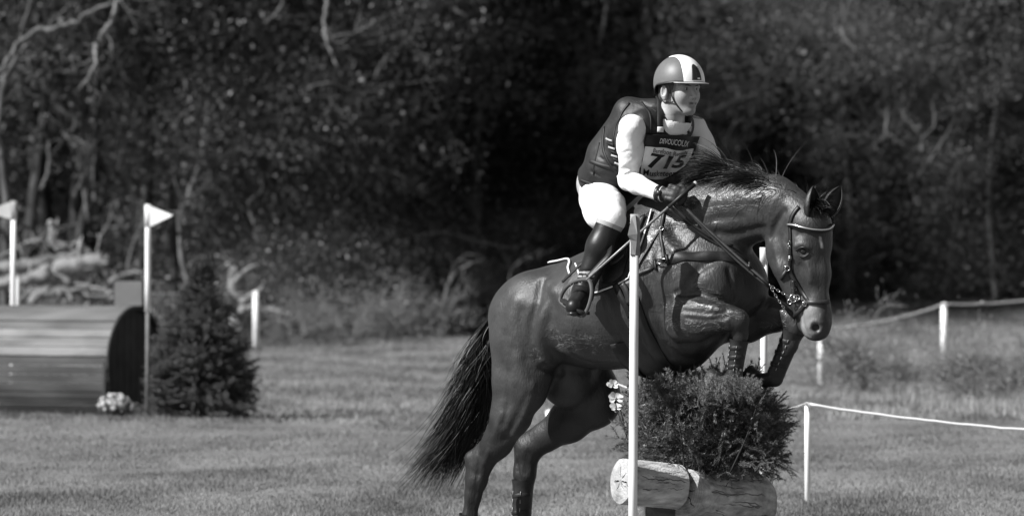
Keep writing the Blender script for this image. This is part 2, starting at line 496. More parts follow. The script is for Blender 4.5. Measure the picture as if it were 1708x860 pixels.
for L_, r_, a_ in (
    ([(1098, 385), (1120, 410), (1150, 440), (1180, 470)], .026, .005), ([(1120, 385), (1145, 415), (1180, 440)], .028, -.005),
    ([(1100, 440), (1112, 475), (1130, 500)], .030, .009), ([(1088, 470), (1095, 510), (1108, 540)], .022, -.007),
    ([(1165, 330), (1210, 325), (1260, 322), (1300, 328)], .024, .003), ([(1170, 350), (1215, 345), (1262, 340), (1305, 348)], .022, -.003),
    ([(1160, 385), (1200, 372), (1250, 362), (1285, 370)], .026, .003), ([(1230, 330), (1238, 360), (1242, 385)], .016, -.004), ([(1268, 325), (1276, 355), (1278, 380)], .014, -.004),
    ([(905, 466), (925, 480), (940, 510)], .030, .007), ([(870, 520), (872, 560), (880, 600)], .022, -.006), ([(848, 620), (848, 670), (838, 710)], .018, -.006),
    ([(890, 640), (876, 690), (856, 726)], .014, .006), ([(925, 560), (950, 590), (985, 604)], .018, -.006), ([(1010, 500), (1022, 545), (1045, 585)], .02, -.005),
    ([(1040, 500), (1052, 545), (1070, 585)], .02, .005), ([(1110, 575), (1140, 595), (1165, 600)], .02, -.007), ([(1125, 600), (1150, 606)], .02, .006),
    ([(1262, 508), (1290, 514), (1308, 520)], .010, .006), ([(1255, 530), (1285, 532), (1305, 532)], .010, -.006),
    ([(786, 775), (782, 820), (776, 860)], .008, .005), ([(797, 790), (792, 830), (786, 860)], .008, -.005),
    ([(862, 760), (860, 800)], .008, .005), ([(880, 755), (876, 790)], .010, -.005)):
    f.brush(hits(L_), r_, a_)
# sculpt the head
f.brush(hits([(1312, 380), (1308, 400), (1318, 412)]), .010, -.004)
f.brush([fh(1333, 390)], .018, -.010)                                       # hollow over the eye
f.brush(hits([(1327, 411), (1338, 407), (1350, 413)]), .010, .010)       # brow
f.brush([fh(1340, 420)], .010, -.012)                                       # socket
f.brush(hits([(1329, 424), (1340, 430), (1350, 426)]), .007, .005)
f.brush(hits([(1346, 438), (1352, 455), (1352, 470)]), .010, .009)        # facial crest
f.brush(hits([(1335, 445), (1340, 480), (1345, 500)]), .018, -.008)
f.brush(hits([(1364, 440), (1368, 480)]), .016, -.004)
f.brush(hits([(1374, 400), (1379, 470), (1378, 520)]), .010, .003)
f.brush(hits([(1372, 528), (1380, 540)]), .014, .008)
f.ell(fh(1360, 546) , (.017, .022, .021), [unit([.5, -.85, 0]), unit([.85, .5, .25]), unit([0, 0, 1])], .008, op='cut')
_nst = fh(1360, 546)
f.brush([fh(px, py) for px, py in ((1350, 546), (1352, 538), (1361, 534), (1370, 538), (1373, 546), (1368, 555))], .006, .006)
f.brush(hits([(1338, 520), (1339, 535), (1343, 550), (1350, 562)]), .005, -.012)    # mouth
f.brush(hits([(1382, 553), (1374, 562)]), .010, .004)
HV, HFc = f.skin(2)
# coat tone: black points, pale muzzle, star, and some painted shade
def seg_d(P, a, b):
    ab = b - a; t = np.clip(((P - a) @ ab) / (ab @ ab), 0, 1); return np.linalg.norm(P - a - t[:, None] * ab, axis=1)
def sm(x, a, b):
    t = np.clip((x - a) / (b - a), 0, 1); return t * t * (3 - 2 * t)
tone = np.full(len(HV), .026)
def dark(a, b, r, val, soft=.04):
    global tone
    w = 1 - sm(seg_d(HV, a, b), r, r + soft); tone = tone * (1 - w) + val * w
dark(H(815, 765, -.14), H(777, 900, -.14), .075, .008, .05); dark(H(777, 900, -.14), H(765, 945, -.14), .08, .008)
dark(H(828, 728, -.14), H(806, 768, -.14), .085, .009, .06)
dark(H(905, 735, .13), H(868, 900, .13), .085, .008, .06); dark(H(1010, 665, .15), H(930, 715, .15), .10, .014, .08); dark(H(868, 900, .13), H(862, 955, .13), .08, .012)  # black points, and the far thigh's shade put into its tone
dark(H(1215, 532, -.15), H(1220, 640, -.15), .045, .014, .05); dark(H(1180, 545, -.15), H(1215, 536, -.15), .04, .022, .05); dark(H(1220, 632, -.15), H(1185, 632, -.15), .06, .012)
dark(H(1290, 526, .15), H(1322, 540, .14), .05, .018, .05); dark(H(1326, 540, .14), H(1291, 632, .13), .06, .012); dark(H(1291, 632, .13), H(1245, 622, .13), .07, .012)
dark(H(1150, 528, -.20), H(1225, 530, -.17), .085, .015, .03)
dark(fh(1362, 400), fh(1374, 520), .035, .020, .04); dark(H(1215, 470, 0), H(1235, 520, 0), .12, .024, .08)  # shade painted into the tone of face front and chest
w_ = (1 - sm(seg_d(HV, hd(1352, 518, -.04), hd(1350, 545, -.045)), .035, .07)); tone = tone * (1 - w_) + .16 * w_
dark(_nst, _nst + .001, .016, .012, .008); dark(hd(1368, 560, -.03), hd(1372, 563, .02), .012, .03, .03)
dark(hd(1355, 350, 0), hd(1362, 372, -.01), .06, .022, .05); dark(fh(1380, 400), fh(1384, 500), .02, .03, .03)
dark(fh(1338, 416), fh(1344, 418), .012, .012, .012)
w_ = (1 - sm(seg_d(HV, fh(1368, 396), fh(1371, 412)), .003, .009)); tone = tone * (1 - w_) + .3 * w_
# sweat and foam where the photograph shows it
wet = np.zeros(len(HV))
for a, b, r in (((1105, 380), (1100, 440), .10), ((1150, 350), (1270, 330), .10), ((1200, 330), (1290, 320), .07), ((1170, 505), (1215, 515), .04), ((1150, 555), (1195, 545), .03), ((930, 560), (1010, 580), .08), ((1280, 540), (1305, 545), .03), ((1110, 500), (1100, 560), .06)):
    wet = np.maximum(wet, 1 - sm(seg_d(HV, fh(*a), fh(*b)), r * .5, r * 1.6))
foam = np.zeros(len(HV))
for a, b, r in (((1116, 505), (1235, 520), .035), ((1114, 540), (1200, 545), .035), ((930, 565), (1005, 575), .05), ((1275, 545), (1306, 540), .025), ((1160, 470), (1200, 500), .03), ((1150, 340), (1260, 325), .05), ((1090, 380), (1120, 430), .06), ((895, 590), (905, 610), .03)):
    foam = np.maximum(foam, 1 - sm(seg_d(HV, fh(*a), fh(*b)), r * .4, r * 1.5))

def horse_material():
    m = bpy.data.materials.new('bay_coat'); m.use_nodes = True
    N, L = m.node_tree.nodes, m.node_tree.links; b = N['Principled BSDF']
    at = N.new('ShaderNodeAttribute'); at.attribute_name = 'tone'
    aw = N.new('ShaderNodeAttribute'); aw.attribute_name = 'wet'
    tc = N.new('ShaderNodeTexCoord')
    n = N.new('ShaderNodeTexNoise'); n.inputs['Scale'].default_value = 9; n.inputs['Detail'].default_value = 8; n.inputs['Roughness'].default_value = .65
    L.new(tc.outputs['Object'], n.inputs['Vector'])
    r = N.new('ShaderNodeMapRange'); r.inputs[1].default_value = .3; r.inputs[2].default_value = .7; r.inputs[3].default_value = .7; r.inputs[4].default_value = 1.35
    L.new(n.outputs[0], r.inputs[0])
    mu = N.new('ShaderNodeMath'); mu.operation = 'MULTIPLY'; L.new(at.outputs['Fac'], mu.inputs[0]); L.new(r.outputs[0], mu.inputs[1])
    # foam: pale broken streaks
    w = N.new('ShaderNodeTexNoise'); w.inputs['Scale'].default_value = 11; w.inputs['Detail'].default_value = 4; w.inputs['Distortion'].default_value = 1.6
    mp = N.new('ShaderNodeMapping'); mp.inputs['Scale'].default_value = (.6, 1, 2.6); mp.inputs['Rotation'].default_value = (0, -.3, 0); L.new(tc.outputs['Object'], mp.inputs[0]); L.new(mp.outputs[0], w.inputs['Vector'])
    wa = N.new('ShaderNodeMath'); wa.operation = 'SUBTRACT'; wa.inputs[1].default_value = .5; L.new(w.outputs[0], wa.inputs[0]); wb = N.new('ShaderNodeMath'); wb.operation = 'ABSOLUTE'; L.new(wa.outputs[0], wb.inputs[0])
    wr = N.new('ShaderNodeMapRange'); wr.inputs[1].default_value = .015; wr.inputs[2].default_value = 0; L.new(wb.outputs[0], wr.inputs[0])
    af = N.new('ShaderNodeAttribute'); af.attribute_name = 'foam'
    wm = N.new('ShaderNodeMath'); wm.operation = 'MULTIPLY'; L.new(wr.outputs[0], wm.inputs[0]); L.new(af.outputs['Fac'], wm.inputs[1])
    w2 = N.new('ShaderNodeMath'); w2.operation = 'MULTIPLY'; w2.inputs[1].default_value = .16; L.new(wm.outputs[0], w2.inputs[0])
    ad = N.new('ShaderNodeMath'); ad.operation = 'ADD'; L.new(mu.outputs[0], ad.inputs[0]); L.new(w2.outputs[0], ad.inputs[1])
    L.new(ad.outputs[0], b.inputs['Base Color'])
    b.inputs['Specular IOR Level'].default_value = .46
    n3 = N.new('ShaderNodeTexNoise'); n3.inputs['Scale'].default_value = 14; n3.inputs['Detail'].default_value = 4; L.new(tc.outputs['Object'], n3.inputs['Vector'])
    rr = N.new('ShaderNodeMapRange'); rr.inputs[1].default_value = .35; rr.inputs[2].default_value = .65; rr.inputs[3].default_value = .45; rr.inputs[4].default_value = .56
    L.new(n3.outputs[0], rr.inputs[0]); ws = N.new('ShaderNodeMath'); ws.operation = 'MULTIPLY'; ws.inputs[1].default_value = .12; L.new(aw.outputs['Fac'], ws.inputs[0]); wv = N.new('ShaderNodeMath'); wv.operation = 'SUBTRACT'; L.new(rr.outputs[0], wv.inputs[0]); L.new(ws.outputs[0], wv.inputs[1]); L.new(wv.outputs[0], b.inputs['Roughness'])
    # veins and skin folds: thin ridges along the level lines of smooth noise
    def ridge(scale, detail, dist, width, st=(1, 1, 1)):
        q = N.new('ShaderNodeTexNoise'); q.inputs['Scale'].default_value = scale; q.inputs['Detail'].default_value = detail; q.inputs['Distortion'].default_value = dist
        mq = N.new('ShaderNodeMapping'); mq.inputs['Scale'].default_value = st; mq.inputs['Rotation'].default_value = (0, .4, .6); L.new(tc.outputs['Object'], mq.inputs[0]); L.new(mq.outputs[0], q.inputs['Vector'])
        s1 = N.new('ShaderNodeMath'); s1.operation = 'SUBTRACT'; s1.inputs[1].default_value = .5; L.new(q.outputs[0], s1.inputs[0])
        s2 = N.new('ShaderNodeMath'); s2.operation = 'ABSOLUTE'; L.new(s1.outputs[0], s2.inputs[0])
        s3 = N.new('ShaderNodeMapRange'); s3.interpolation_type = 'SMOOTHSTEP'; s3.inputs[1].default_value = 0; s3.inputs[2].default_value = width; s3.inputs[3].default_value = 1; s3.inputs[4].default_value = 0; L.new(s2.outputs[0], s3.inputs[0])
        s4 = N.new('ShaderNodeMath'); s4.operation = 'MULTIPLY'; L.new(s3.outputs[0], s4.inputs[0]); L.new(aw.outputs['Fac'], s4.inputs[1]); return s4
    b1 = N.new('ShaderNodeBump'); b1.inputs['Strength'].default_value = .2; b1.inputs['Distance'].default_value = .006; L.new(ridge(6.5, 2, .8, .035).outputs[0], b1.inputs['Height'])
    b0 = N.new('ShaderNodeBump'); b0.inputs['Strength'].default_value = .12; b0.inputs['Distance'].default_value = .004; L.new(ridge(17, 2, 1.2, .06, (.5, 1, 1.6)).outputs[0], b0.inputs['Height']); L.new(b1.outputs[0], b0.inputs['Normal']); b1 = b0
    g = N.new('ShaderNodeTexNoise'); g.inputs['Scale'].default_value = 120; g.inputs['Detail'].default_value = 4
    mg = N.new('ShaderNodeMapping'); mg.inputs['Scale'].default_value = (1, 1, .35); mg.inputs['Rotation'].default_value = (0, .5, .6); L.new(tc.outputs['Object'], mg.inputs[0]); L.new(mg.outputs[0], g.inputs['Vector'])
    b2 = N.new('ShaderNodeBump'); b2.inputs['Strength'].default_value = .6; b2.inputs['Distance'].default_value = .004; L.new(g.outputs[0], b2.inputs['Height']); L.new(b1.outputs[0], b2.inputs['Normal'])
    n5 = N.new('ShaderNodeTexNoise'); n5.inputs['Scale'].default_value = 22; n5.inputs['Detail'].default_value = 5; n5.inputs['Distortion'].default_value = .6; L.new(tc.outputs['Object'], n5.inputs['Vector'])
    b3 = N.new('ShaderNodeBump'); b3.inputs['Strength'].default_value = .15; b3.inputs['Distance'].default_value = .012; L.new(n5.outputs[0], b3.inputs['Height']); L.new(b2.outputs[0], b3.inputs['Normal'])
    b4 = N.new('ShaderNodeBump'); b4.inputs['Strength'].default_value = .4; b4.inputs['Distance'].default_value = .004; L.new(wm.outputs[0], b4.inputs['Height']); L.new(b3.outputs[0], b4.inputs['Normal'])
    L.new(b4.outputs[0], b.inputs['Normal'])
    return m
M_coat = horse_material()
M_hair = material('black_hair', .008, .5, .35, var=.5, scale=30)
M_leather = material('black_leather', .010, .48, .35, var=.3, scale=40, bump=.2, bscale=200, bdist=.002)
M_leather_worn = material('worn_leather', .020, .45, .4, var=.35, scale=30, bump=.2, bscale=200, bdist=.002)
M_steel = material('steel', .55, .25, .5, metal=1.0)
M_eye = material('eyeball', .006, .06, .8)
horse = thing('horse', S(1030, 963, 0), 'dark bay horse with flying black mane jumping over the fir brush', 'horse')
HB = mesh_obj('body', HV, HFc, M_coat); keep(HB, horse)
attr(HB, 'tone', tone); attr(HB, 'wet', wet); attr(HB, 'foam', foam)
# eye
mb = MB(); ec = fh(1340, 419); en = f.grad(ec); ball(mb, ec - en * .005, .0165, 12); mb.build('eye', M_eye, horse)
# eyelids
for nm, L_ in (('eyelid', [(1328, 418), (1334, 413), (1342, 412), (1350, 417)]), ('eyelid', [(1328, 419), (1334, 426), (1342, 428), (1350, 422)])):
    mb = MB(); P = catmull([fh(x, y, .002) for x, y in L_], 5); r_ = .0035 * np.sin(np.linspace(.25, math.pi - .25, len(P))); tube(mb, P, r_ + .0012, 6); o = mb.build(nm, M_leather, horse)
# ears: leaf-shaped cups
def ear(px, py, lat, tip, yawdeg, wid=.043):
    base = hd(px, py, lat); tp = S(tip[0], tip[1], base[1] - D0 + tip[2])
    ax = unit(tp - base); Ln = np.linalg.norm(tp - base)
    y = math.radians(yawdeg); op = np.array([math.sin(y), -math.cos(y), 0.15]); op = unit(op - ax * (op @ ax)); sd_ = np.cross(ax, op)
    mb = MB(); nu, nv = 14, 15; V = []; 
    for layer in (0, 1):
        for i in range(nu):
            t = i / (nu - 1); w = wid * (math.sin(math.pi * min(1, (t * .86 + .14)) ** .85) ** .8) * (1.0 if t < .97 else .3) + .001
            for j in range(nv):
                a = (j / (nv - 1) - .5) * math.radians(255)
                rr = w * (1 - .10 * layer)
                V.append(base + ax * Ln * t + sd_ * math.sin(a) * rr - op * (math.cos(a) * rr * .8) + op * w * .2 + sd_ * 0)
    F = []; q = nu * nv
    for i in range(nu - 1):
        for j in range(nv - 1):
            a = i * nv + j; F.append((a, a + 1, a + nv + 1, a + nv)); F.append((q + a, q + a + nv, q + a + nv + 1, q + a + 1))
        for j in (0, nv - 1):
            a = i * nv + j; F.append((a, a + nv, q + a + nv, q + a) if j == 0 else (a, q + a, q + a + nv, a + nv))
    for j in range(nv - 1):
        a = (nu - 1) * nv + j; F.append((a, a + 1, q + a + 1, q + a))
    mb.add(V, F); return mb.build('ear', M_ear, horse)
M_ear = material('ear_hair', .018, .5, .4, var=.4, scale=40, bump=.3, bscale=90)
ear(1352, 362, -.045, (1356, 310, -.01), 35)
ear(1378, 358, .045, (1402, 310, .02), 10)
# mane and tail: tapered ribbons of hair
def ribbons(roots, dirs, lens, wid, gx, nseg=9, curl=.02, seed=1, lift=None):
    r = np.random.default_rng(seed); n = len(roots); V = np.zeros((n, nseg + 1, 2, 3)); 
    pos = np.array(roots, float); d = np.array(dirs, float); d /= np.linalg.norm(d, axis=1, keepdims=True)
    side = np.cross(d, r.normal(size=(n, 3))); side /= np.linalg.norm(side, axis=1, keepdims=True)
    ph = r.uniform(0, 6.28, n); step = np.array(lens)[:, None] / nseg
    drift = r.normal(size=(n, 3)) * curl
    for i in range(nseg + 1):
        t = i / nseg; w = (wid * (1 - t ** 1.6) + .0003)
        w = w[:, None] if hasattr(w, '__len__') else w
        V[:, i, 0] = pos - side * w; V[:, i, 1] = pos + side * w
        d = d + gx * (1.0 / nseg) + drift + .05 * side * np.sin(ph[:, None] + 5 * t); d /= np.linalg.norm(d, axis=1, keepdims=True)
        pos = pos + d * step
    b = (np.arange(n) * (nseg + 1) * 2)[:, None] + np.arange(nseg)[None] * 2
    F = np.stack([b, b + 1, b + 3, b + 2], -1).reshape(-1, 4)
    return V.reshape(-1, 3), F
crest = catmull([H(1192, 308), H(1205, 303), H(1240, 298), H(1285, 306), H(1318, 322), H(1345, 336)], 12)
nm_ = 26000; NL = 90; r0 = np.random.default_rng(3)
lk = r0.integers(0, NL, nm_); lu = np.sort(r0.uniform(0, 1, NL)); lu[0] = 0
u = np.clip(lu[lk] + r0.normal(0, .012, nm_), 0, 1); ii = (u * (len(crest) - 2)).astype(int); fr = r0.uniform(0, 1, nm_)[:, None]
roots = crest[ii] * (1 - fr) + crest[ii + 1] * fr + LATV * r0.normal(0, .014, nm_)[:, None] - np.array([0, 0, .018])
back = -FWDV
ld = r0.normal(0, .22, (NL, 3)); ll = r0.uniform(.15, .27, NL); lc = r0.normal(0, .25, (NL, 3))
dirs = back * (.80 + .25 * (1 - u))[:, None] + np.array([0, 0, 1.0]) * (.58 + .36 * np.sin(u * 2.6))[:, None] + ld[lk] + r0.normal(0, .10, (nm_, 3)) - LATV * .05
stray = (r0.uniform(size=(nm_, 1)) < .05) * r0.normal(0, .35, (nm_, 3)); dirs = dirs + stray
lens = ll[lk] * r0.uniform(.75, 1.08, nm_) * (.32 + .78 * sm(u, 0, .35)) * (1 - .5 * sm(u, .78, 1))
lens = np.minimum(lens, np.maximum(.03, (roots[:, 0] / roots[:, 1] * FPX + 854 - 1160) / 360 / .62))
V_, F_ = ribbons(roots, dirs, lens, r0.uniform(.001, .0028, nm_), np.array(back * .8 + [0, 0, -1.15]) + lc[lk], 9, .02, 5)
o = mesh_obj('mane', V_, F_, M_hair); keep(o, horse)
# forelock
nf = 700; r1 = np.random.default_rng(9)
roots = hd(1360, 352, 0) + r1.normal(0, .018, (nf, 3))
dirs = np.array([.05, -.2, .6]) + r1.normal(0, .35, (nf, 3)) + np.array([0, 0, .3]) * (r1.uniform(size=nf) < .5)[:, None]
V_, F_ = ribbons(roots, dirs, r1.uniform(.05, .12, nf), r1.uniform(.0008, .002, nf), np.array([.35, -.45, -1.6]), 9, .05, 6)
o = mesh_obj('forelock', V_, F_, M_hair); keep(o, horse)
# tail
nt_ = 6000; r2 = np.random.default_rng(11)
path = catmull([H(872, 488), H(846, 508), H(824, 538), H(812, 572), H(804, 612), H(792, 655), H(776, 700), H(756, 742), H(735, 780), H(718, 812)], 5)
Vs = []; Fs = []; n0 = 0
nseg = len(path) - 1
ang = r2.uniform(0, 6.28, nt_); rad = np.sqrt(r2.uniform(0, 1, nt_))
tend = r2.uniform(.5, 1.0, nt_); lock = r2.integers(0, 34, nt_); lo_ = r2.normal(0, 1, (34, 3))
pos = np.zeros((nt_, nseg + 1, 3))
for i in range(nseg + 1):
    t = i / nseg
    wv = .020 + .034 * sm(t, .2, .8)
    P = np.array([np.interp(tend * t * nseg, np.arange(nseg + 1), path[:, c]) for c in range(3)]).T
    off = np.stack([np.cos(ang) * rad, np.sin(ang) * rad * .8, np.sin(ang * 1.0 + 1) * rad * .3], 1) * wv
    pos[:, i] = P + off * (1 + .5 * t) + lo_[lock] * .040 * (t ** 3.0) + (.050 * t * np.sin(t * (5 + lock % 4) + lock * 1.7))[:, None] * np.array([1, .5, .25]) + (.010 * t * np.sin(t * 16 + ang * 3))[:, None] * np.array([.8, .4, .4]) + (t ** 3) * r2.normal(0, .012, (nt_, 3)) * 0
fly = r2.normal(0, 1, (nt_, 3)) * np.where(r2.uniform(size=(nt_, 1)) < .06, .06, .012)
pos += fly[:, None, :] * (np.linspace(0, 1, nseg + 1) ** 2)[None, :, None]
Tn = np.gradient(pos, axis=1); sd_ = np.cross(Tn, r2.normal(size=(nt_, 1, 3))); sd_ /= np.linalg.norm(sd_, axis=2, keepdims=True) + 1e-9
w = (r2.uniform(.0007, .0018, nt_)[:, None] * (1 - np.linspace(0, 1, nseg + 1)[None] ** 3) + .0003)[..., None]
V_ = np.stack([pos - sd_ * w, pos + sd_ * w], 2).reshape(-1, 3)
b_ = (np.arange(nt_) * (nseg + 1) * 2)[:, None] + np.arange(nseg)[None] * 2
o = mesh_obj('tail', V_, np.stack([b_, b_ + 1, b_ + 3, b_ + 2], -1).reshape(-1, 4), M_hair); keep(o, horse)
# ================================================================== RIDER
TY_ = math.radians(48)
TX = np.array([math.cos(TY_), -math.sin(TY_), 0.0]); TL = np.array([math.sin(TY_), math.cos(TY_), 0.0]); ZZ = np.array([0, 0, 1.0])
HC = S(1134, 149, -.22)
def hp(x, y, z): return HC + TX * x + TL * y + ZZ * z
PEL = S(1008, 312, .05); WAI = S(1033, 282, -.03); CHE = S(1082, 232, -.13); NEK = S(1108, 203, -.19)
SHR, SHL = S(1054, 213, -.30), S(1156, 214, -.06)
ELR, WRR = S(1048, 301, -.22), S(1099, 323, -.41)
ELL, WRL = S(1183, 263, -.04), S(1199, 300, -.24)
HIR, KNR = S(1000, 332, -.05), S(1020, 366, -.39)
HIL, KNL = S(1030, 322, .13), S(1120, 385, .08)
ANR, TOR = S(972, 484, -.40), S(958, 510, -.56)
ANL, TOL = S(1075, 480, .12), S(1085, 500, .0)
TUP = unit(NEK - PEL)
TYT = math.radians(60); TX0, TL0 = TX, TL
TXT = np.array([math.cos(TYT), -math.sin(TYT), 0.0]); TLT = np.array([math.sin(TYT), math.cos(TYT), 0.0])
FT = unit(TXT - TUP * (TXT @ TUP))
def hand(F, sgn, c, ax, back, infl):
    """fist: c palm centre, ax knuckle line (thumb side first), back = outward normal of the back of the hand"""
    ax = unit(ax); back = unit(back - ax * (back @ ax)); fw = np.cross(back, ax) * sgn
    F.ell(c - fw * .012, np.array([.042, .030, .019]) + infl, [ax, fw, back], .012)
    for i in range(4):
        o = ax * (.030 - .020 * i); L1, L2, L3 = [(.030, .024, .016), (.034, .026, .017), (.031, .025, .016), (.025, .019, .014)][i]
        r = [.0100, .0102, .0098, .0088][i] + infl
        k0 = c + o + fw * .020 + back * .010; k1 = k0 + fw * L1 * .95 - back * .004 * i * .3; k2 = k1 - back * L2 - fw * .002; k3 = k2 - fw * L3 - back * .002
        F.cone(k0 - fw * .012, k0, r + .001, r + .0015, .008); F.cone(k0, k1, r + .001, r, .003); F.cone(k1, k2, r, r * .95, .003); F.cone(k2, k3, r * .95, r * .85, .003)
    t0 = c + ax * .034 - fw * .018; t1 = t0 + ax * .018 + fw * .024 - back * .012; t2 = t1 + fw * .026 - back * .016 - ax * .012
    F.cone(t0, t1, .0145 + infl, .0115 + infl, .010); F.cone(t1, t2, .0115 + infl, .009 + infl, .003)
def body(F, parts, e=0.0):
    if 'torso' in parts:
        F.cone(PEL, WAI, .10 + e, .105 + e, .05, TLT, 1.2); F.cone(WAI, CHE, .108 + e, .115 + e, .05, TLT, 1.28)
        F.cone(CHE, NEK - ZZ * .035, .112 + e, .075 + e, .05, TLT, 1.5); F.cone(SHR, SHL, .036 + e, .036 + e, .02)
    if 'hips' in parts:
        F.cone(PEL + ZZ * .01, WAI - TUP * .05, .09 + e, .10 + e, .05, TLT, 1.15)
        F.ell(PEL + FT * .0 - ZZ * .015, (.090 + e, .105 + e, .085 + e), [FT, TL, TUP], .05)
    if 'legs' in parts:
        F.cone(HIR, KNR, .088 + e, .060 + e, .05); F.cone(HIL, KNL, .080 + e, .058 + e, .05)
        _d = unit(KNR - HIR); _s = unit(np.cross(_d, ZZ)); F.ell((HIR * .6 + KNR * .4) - ZZ * .01, (.14 + e, .088 + e, .092 + e), [_d, _s, np.cross(_s, _d)], .04)
    if 'shins' in parts:
        for kn, an in ((KNR, ANR), (KNL, ANL)):
            m = kn * .62 + an * .38
            F.cone(kn, m, .058 + e, .060 + e, .03); F.cone(m, an, .060 + e, .040 + e, .03)
    if 'feet' in parts:
        for an, to in ((ANR, TOR), (ANL, TOL)):
            F.cone(an, an - ZZ * .035 - (to - an) * .2, .040 + e, .036 + e, .02); F.cone(an - ZZ * .02, to, .040 + e, .032 + e, .02); F.cone(an - ZZ * .045 - (to - an) * .25, to - ZZ * .01, .03 + e, .032 + e, .02)
    if 'arms' in parts:
        F.cone(SHR, SHR * .6 + ELR * .4, .055 + e, .047 + e, .03); F.cone(SHR * .6 + ELR * .4, ELR, .047 + e, .037 + e, .03); F.cone(ELR, ELR * .7 + WRR * .3, .038 + e, .037 + e, .02); F.cone(ELR * .7 + WRR * .3, WRR, .037 + e, .027 + e, .02)
        F.cone(SHL, SHL * .5 + ELL * .5, .058 + e, .048 + e, .03); F.cone(SHL * .5 + ELL * .5, ELL, .048 + e, .040 + e, .03); F.cone(ELL, WRL, .041 + e, .027 + e, .025)
HCR, HCL = S(1131, 327, -.455), S(1206, 306, -.30)
def hands(F, e):
    F.cone(WRR, HCR - unit(HCR - WRR) * .02, .027 + e, .030 + e, .02)
    hand(F, 1, HCR, np.array([.35, .25, .75]), np.array([-.25, -.95, .25]), e)
    F.cone(WRL, HCL, .026 + e, .028 + e, .02)
    hand(F, 1, HCL, np.array([.1, -.4, .7]), np.array([.5, .85, .2]), e)

lo_, hi_ = world_box(935, 85, 1225, 545, -.68, .32)
RF = Field(lo_, hi_, .0055)
body(RF, ('torso', 'hips', 'legs', 'shins', 'feet', 'arms')); hands(RF, 0)
RF.cone(NEK - ZZ * .02, hp(-.015, 0, -.06), .066, .056, .035)
# head and face
HFd = Field(HC - .19, HC + .19, .0026)
h = HFd
def hell(c, r, k=.015, op='add'): h.ell(hp(*c), r, [TX, TL, ZZ], k, op)
def hc(a, b, ra, rb, k=.012): h.cone(hp(*a), hp(*b), ra, rb, k)
hell((-.012, 0, .035), (.098, .077, .088), .02)
hell((.030, 0, -.035), (.060, .054, .080), .03)
for s_ in (-1, 1):
    hc((-.005, s_ * .046, -.055), (.056, s_ * .016, -.098), .018, .016, .03)
    hell((.050, s_ * .040, -.032), (.026, .022, .026), .035)
    hc((.074, s_ * .012, .016), (.066, s_ * .050, .012), .010, .010, .014)        # brow
hell((.064, 0, -.102), (.022, .021, .016), .018)                                   # chin
hc((.084, 0, .004), (.103, 0, -.030), .007, .0105, .012); hell((.101, 0, -.037), (.011, .012, .009), .008)
for s_ in (-1, 1): hell((.093, s_ * .012, -.040), (.009, .008, .007), .006); h.brush([hp(.098, s_ * .008, -.046)], .004, -.003)
hell((.070, 0, -.064), (.022, .028, .022), .015)
hc((.084, -.017, -.062), (.088, 0, -.0585), .005, .0062, .006); hc((.088, 0, -.0585), (.084, .017, -.062), .0062, .005, .006)
hc((.082, -.015, -.071), (.086, 0, -.0735), .005, .0070, .006); hc((.086, 0, -.0735), (.082, .015, -.071), .0070, .005, .006)
h.brush([hp(.088, y, -.066) for y in (-.018, -.008, 0, .008, .018)], .0035, -.006)
for s_ in (-1, 1):
    h.brush([hp(.072, s_ * .031, .000)], .013, -.007)
    h.ell(hp(.0655, s_ * .031, .000), (.0125, .0125, .0125), None, .004)
    h.brush([hp(.078, s_ * .022, -.052), hp(.080, s_ * .028, -.040)], .006, -.0025)
for s_ in (-1, 1):                                                                 # ears
    hell((-.014, s_ * .086, -.016), (.021, .013, .034), .005)
    hell((-.009, s_ * .098, -.010), (.012, .012, .022), .003, 'cut')
    hell((-.010, s_ * .084, -.044), (.009, .008, .010), .006)
h.cone(hp(-.02, 0, -.05), NEK - ZZ * .02, .056, .066, .03)
# one skin: resample the finer head into a joint mesh (two fields share the neck, the cut ring is welded there)
CUTZ = HC[2] - .125
def skin_part(F, keep_fn, smooth=1):
    V, Fc = F.skin(smooth); m = keep_fn(V[Fc].mean(1)); Fc = Fc[m]
    u, inv = np.unique(Fc, return_inverse=True); return V[u], inv.reshape(-1, 4)
# the head field is written into the body field's neighbourhood as well, so the coarse skin continues under the fine one
V1, F1 = skin_part(RF, lambda c: c[:, 2] < CUTZ + .004, 2)
V2, F2 = skin_part(HFd, lambda c: (c[:, 2] > CUTZ - .004), 1)
VB = np.concatenate([V1, V2]); FB = np.concatenate([F1, F2 + len(V1)])
def skin_material():
    m = material('skin', .30, .45, .45, var=.14, scale=18, bump=.15, bscale=220, bdist=.002)
    N, L = m.node_tree.nodes, m.node_tree.links; b_ = N['Principled BSDF']; src = b_.inputs['Base Color'].links[0].from_socket; at_ = N.new('ShaderNodeAttribute'); at_.attribute_name = 'tone'; mu_ = N.new('ShaderNodeMath'); mu_.operation = 'MULTIPLY'; L.new(src, mu_.inputs[0]); L.new(at_.outputs['Fac'], mu_.inputs[1]); L.new(mu_.outputs[0], b_.inputs['Base Color'])
    m.node_tree.nodes['Principled BSDF'].inputs['Subsurface Weight'].default_value = .12
    m.node_tree.nodes['Principled BSDF'].inputs['Subsurface Radius'].default_value = (.01, .01, .01)
    m.node_tree.nodes['Principled BSDF'].inputs['Subsurface Scale'].default_value = .5
    return m
M_skin = skin_material()
rider = thing('person', S(1010, 340, 0), 'rider in white shirt, dark vest and number bib crouching forward on the horse', 'person')
RB_ = keep(mesh_obj('body', VB, FB, M_skin), rider)
def _w(p, r0, r1): return 1 - sm(np.linalg.norm(VB - p, axis=1), r0, r1)
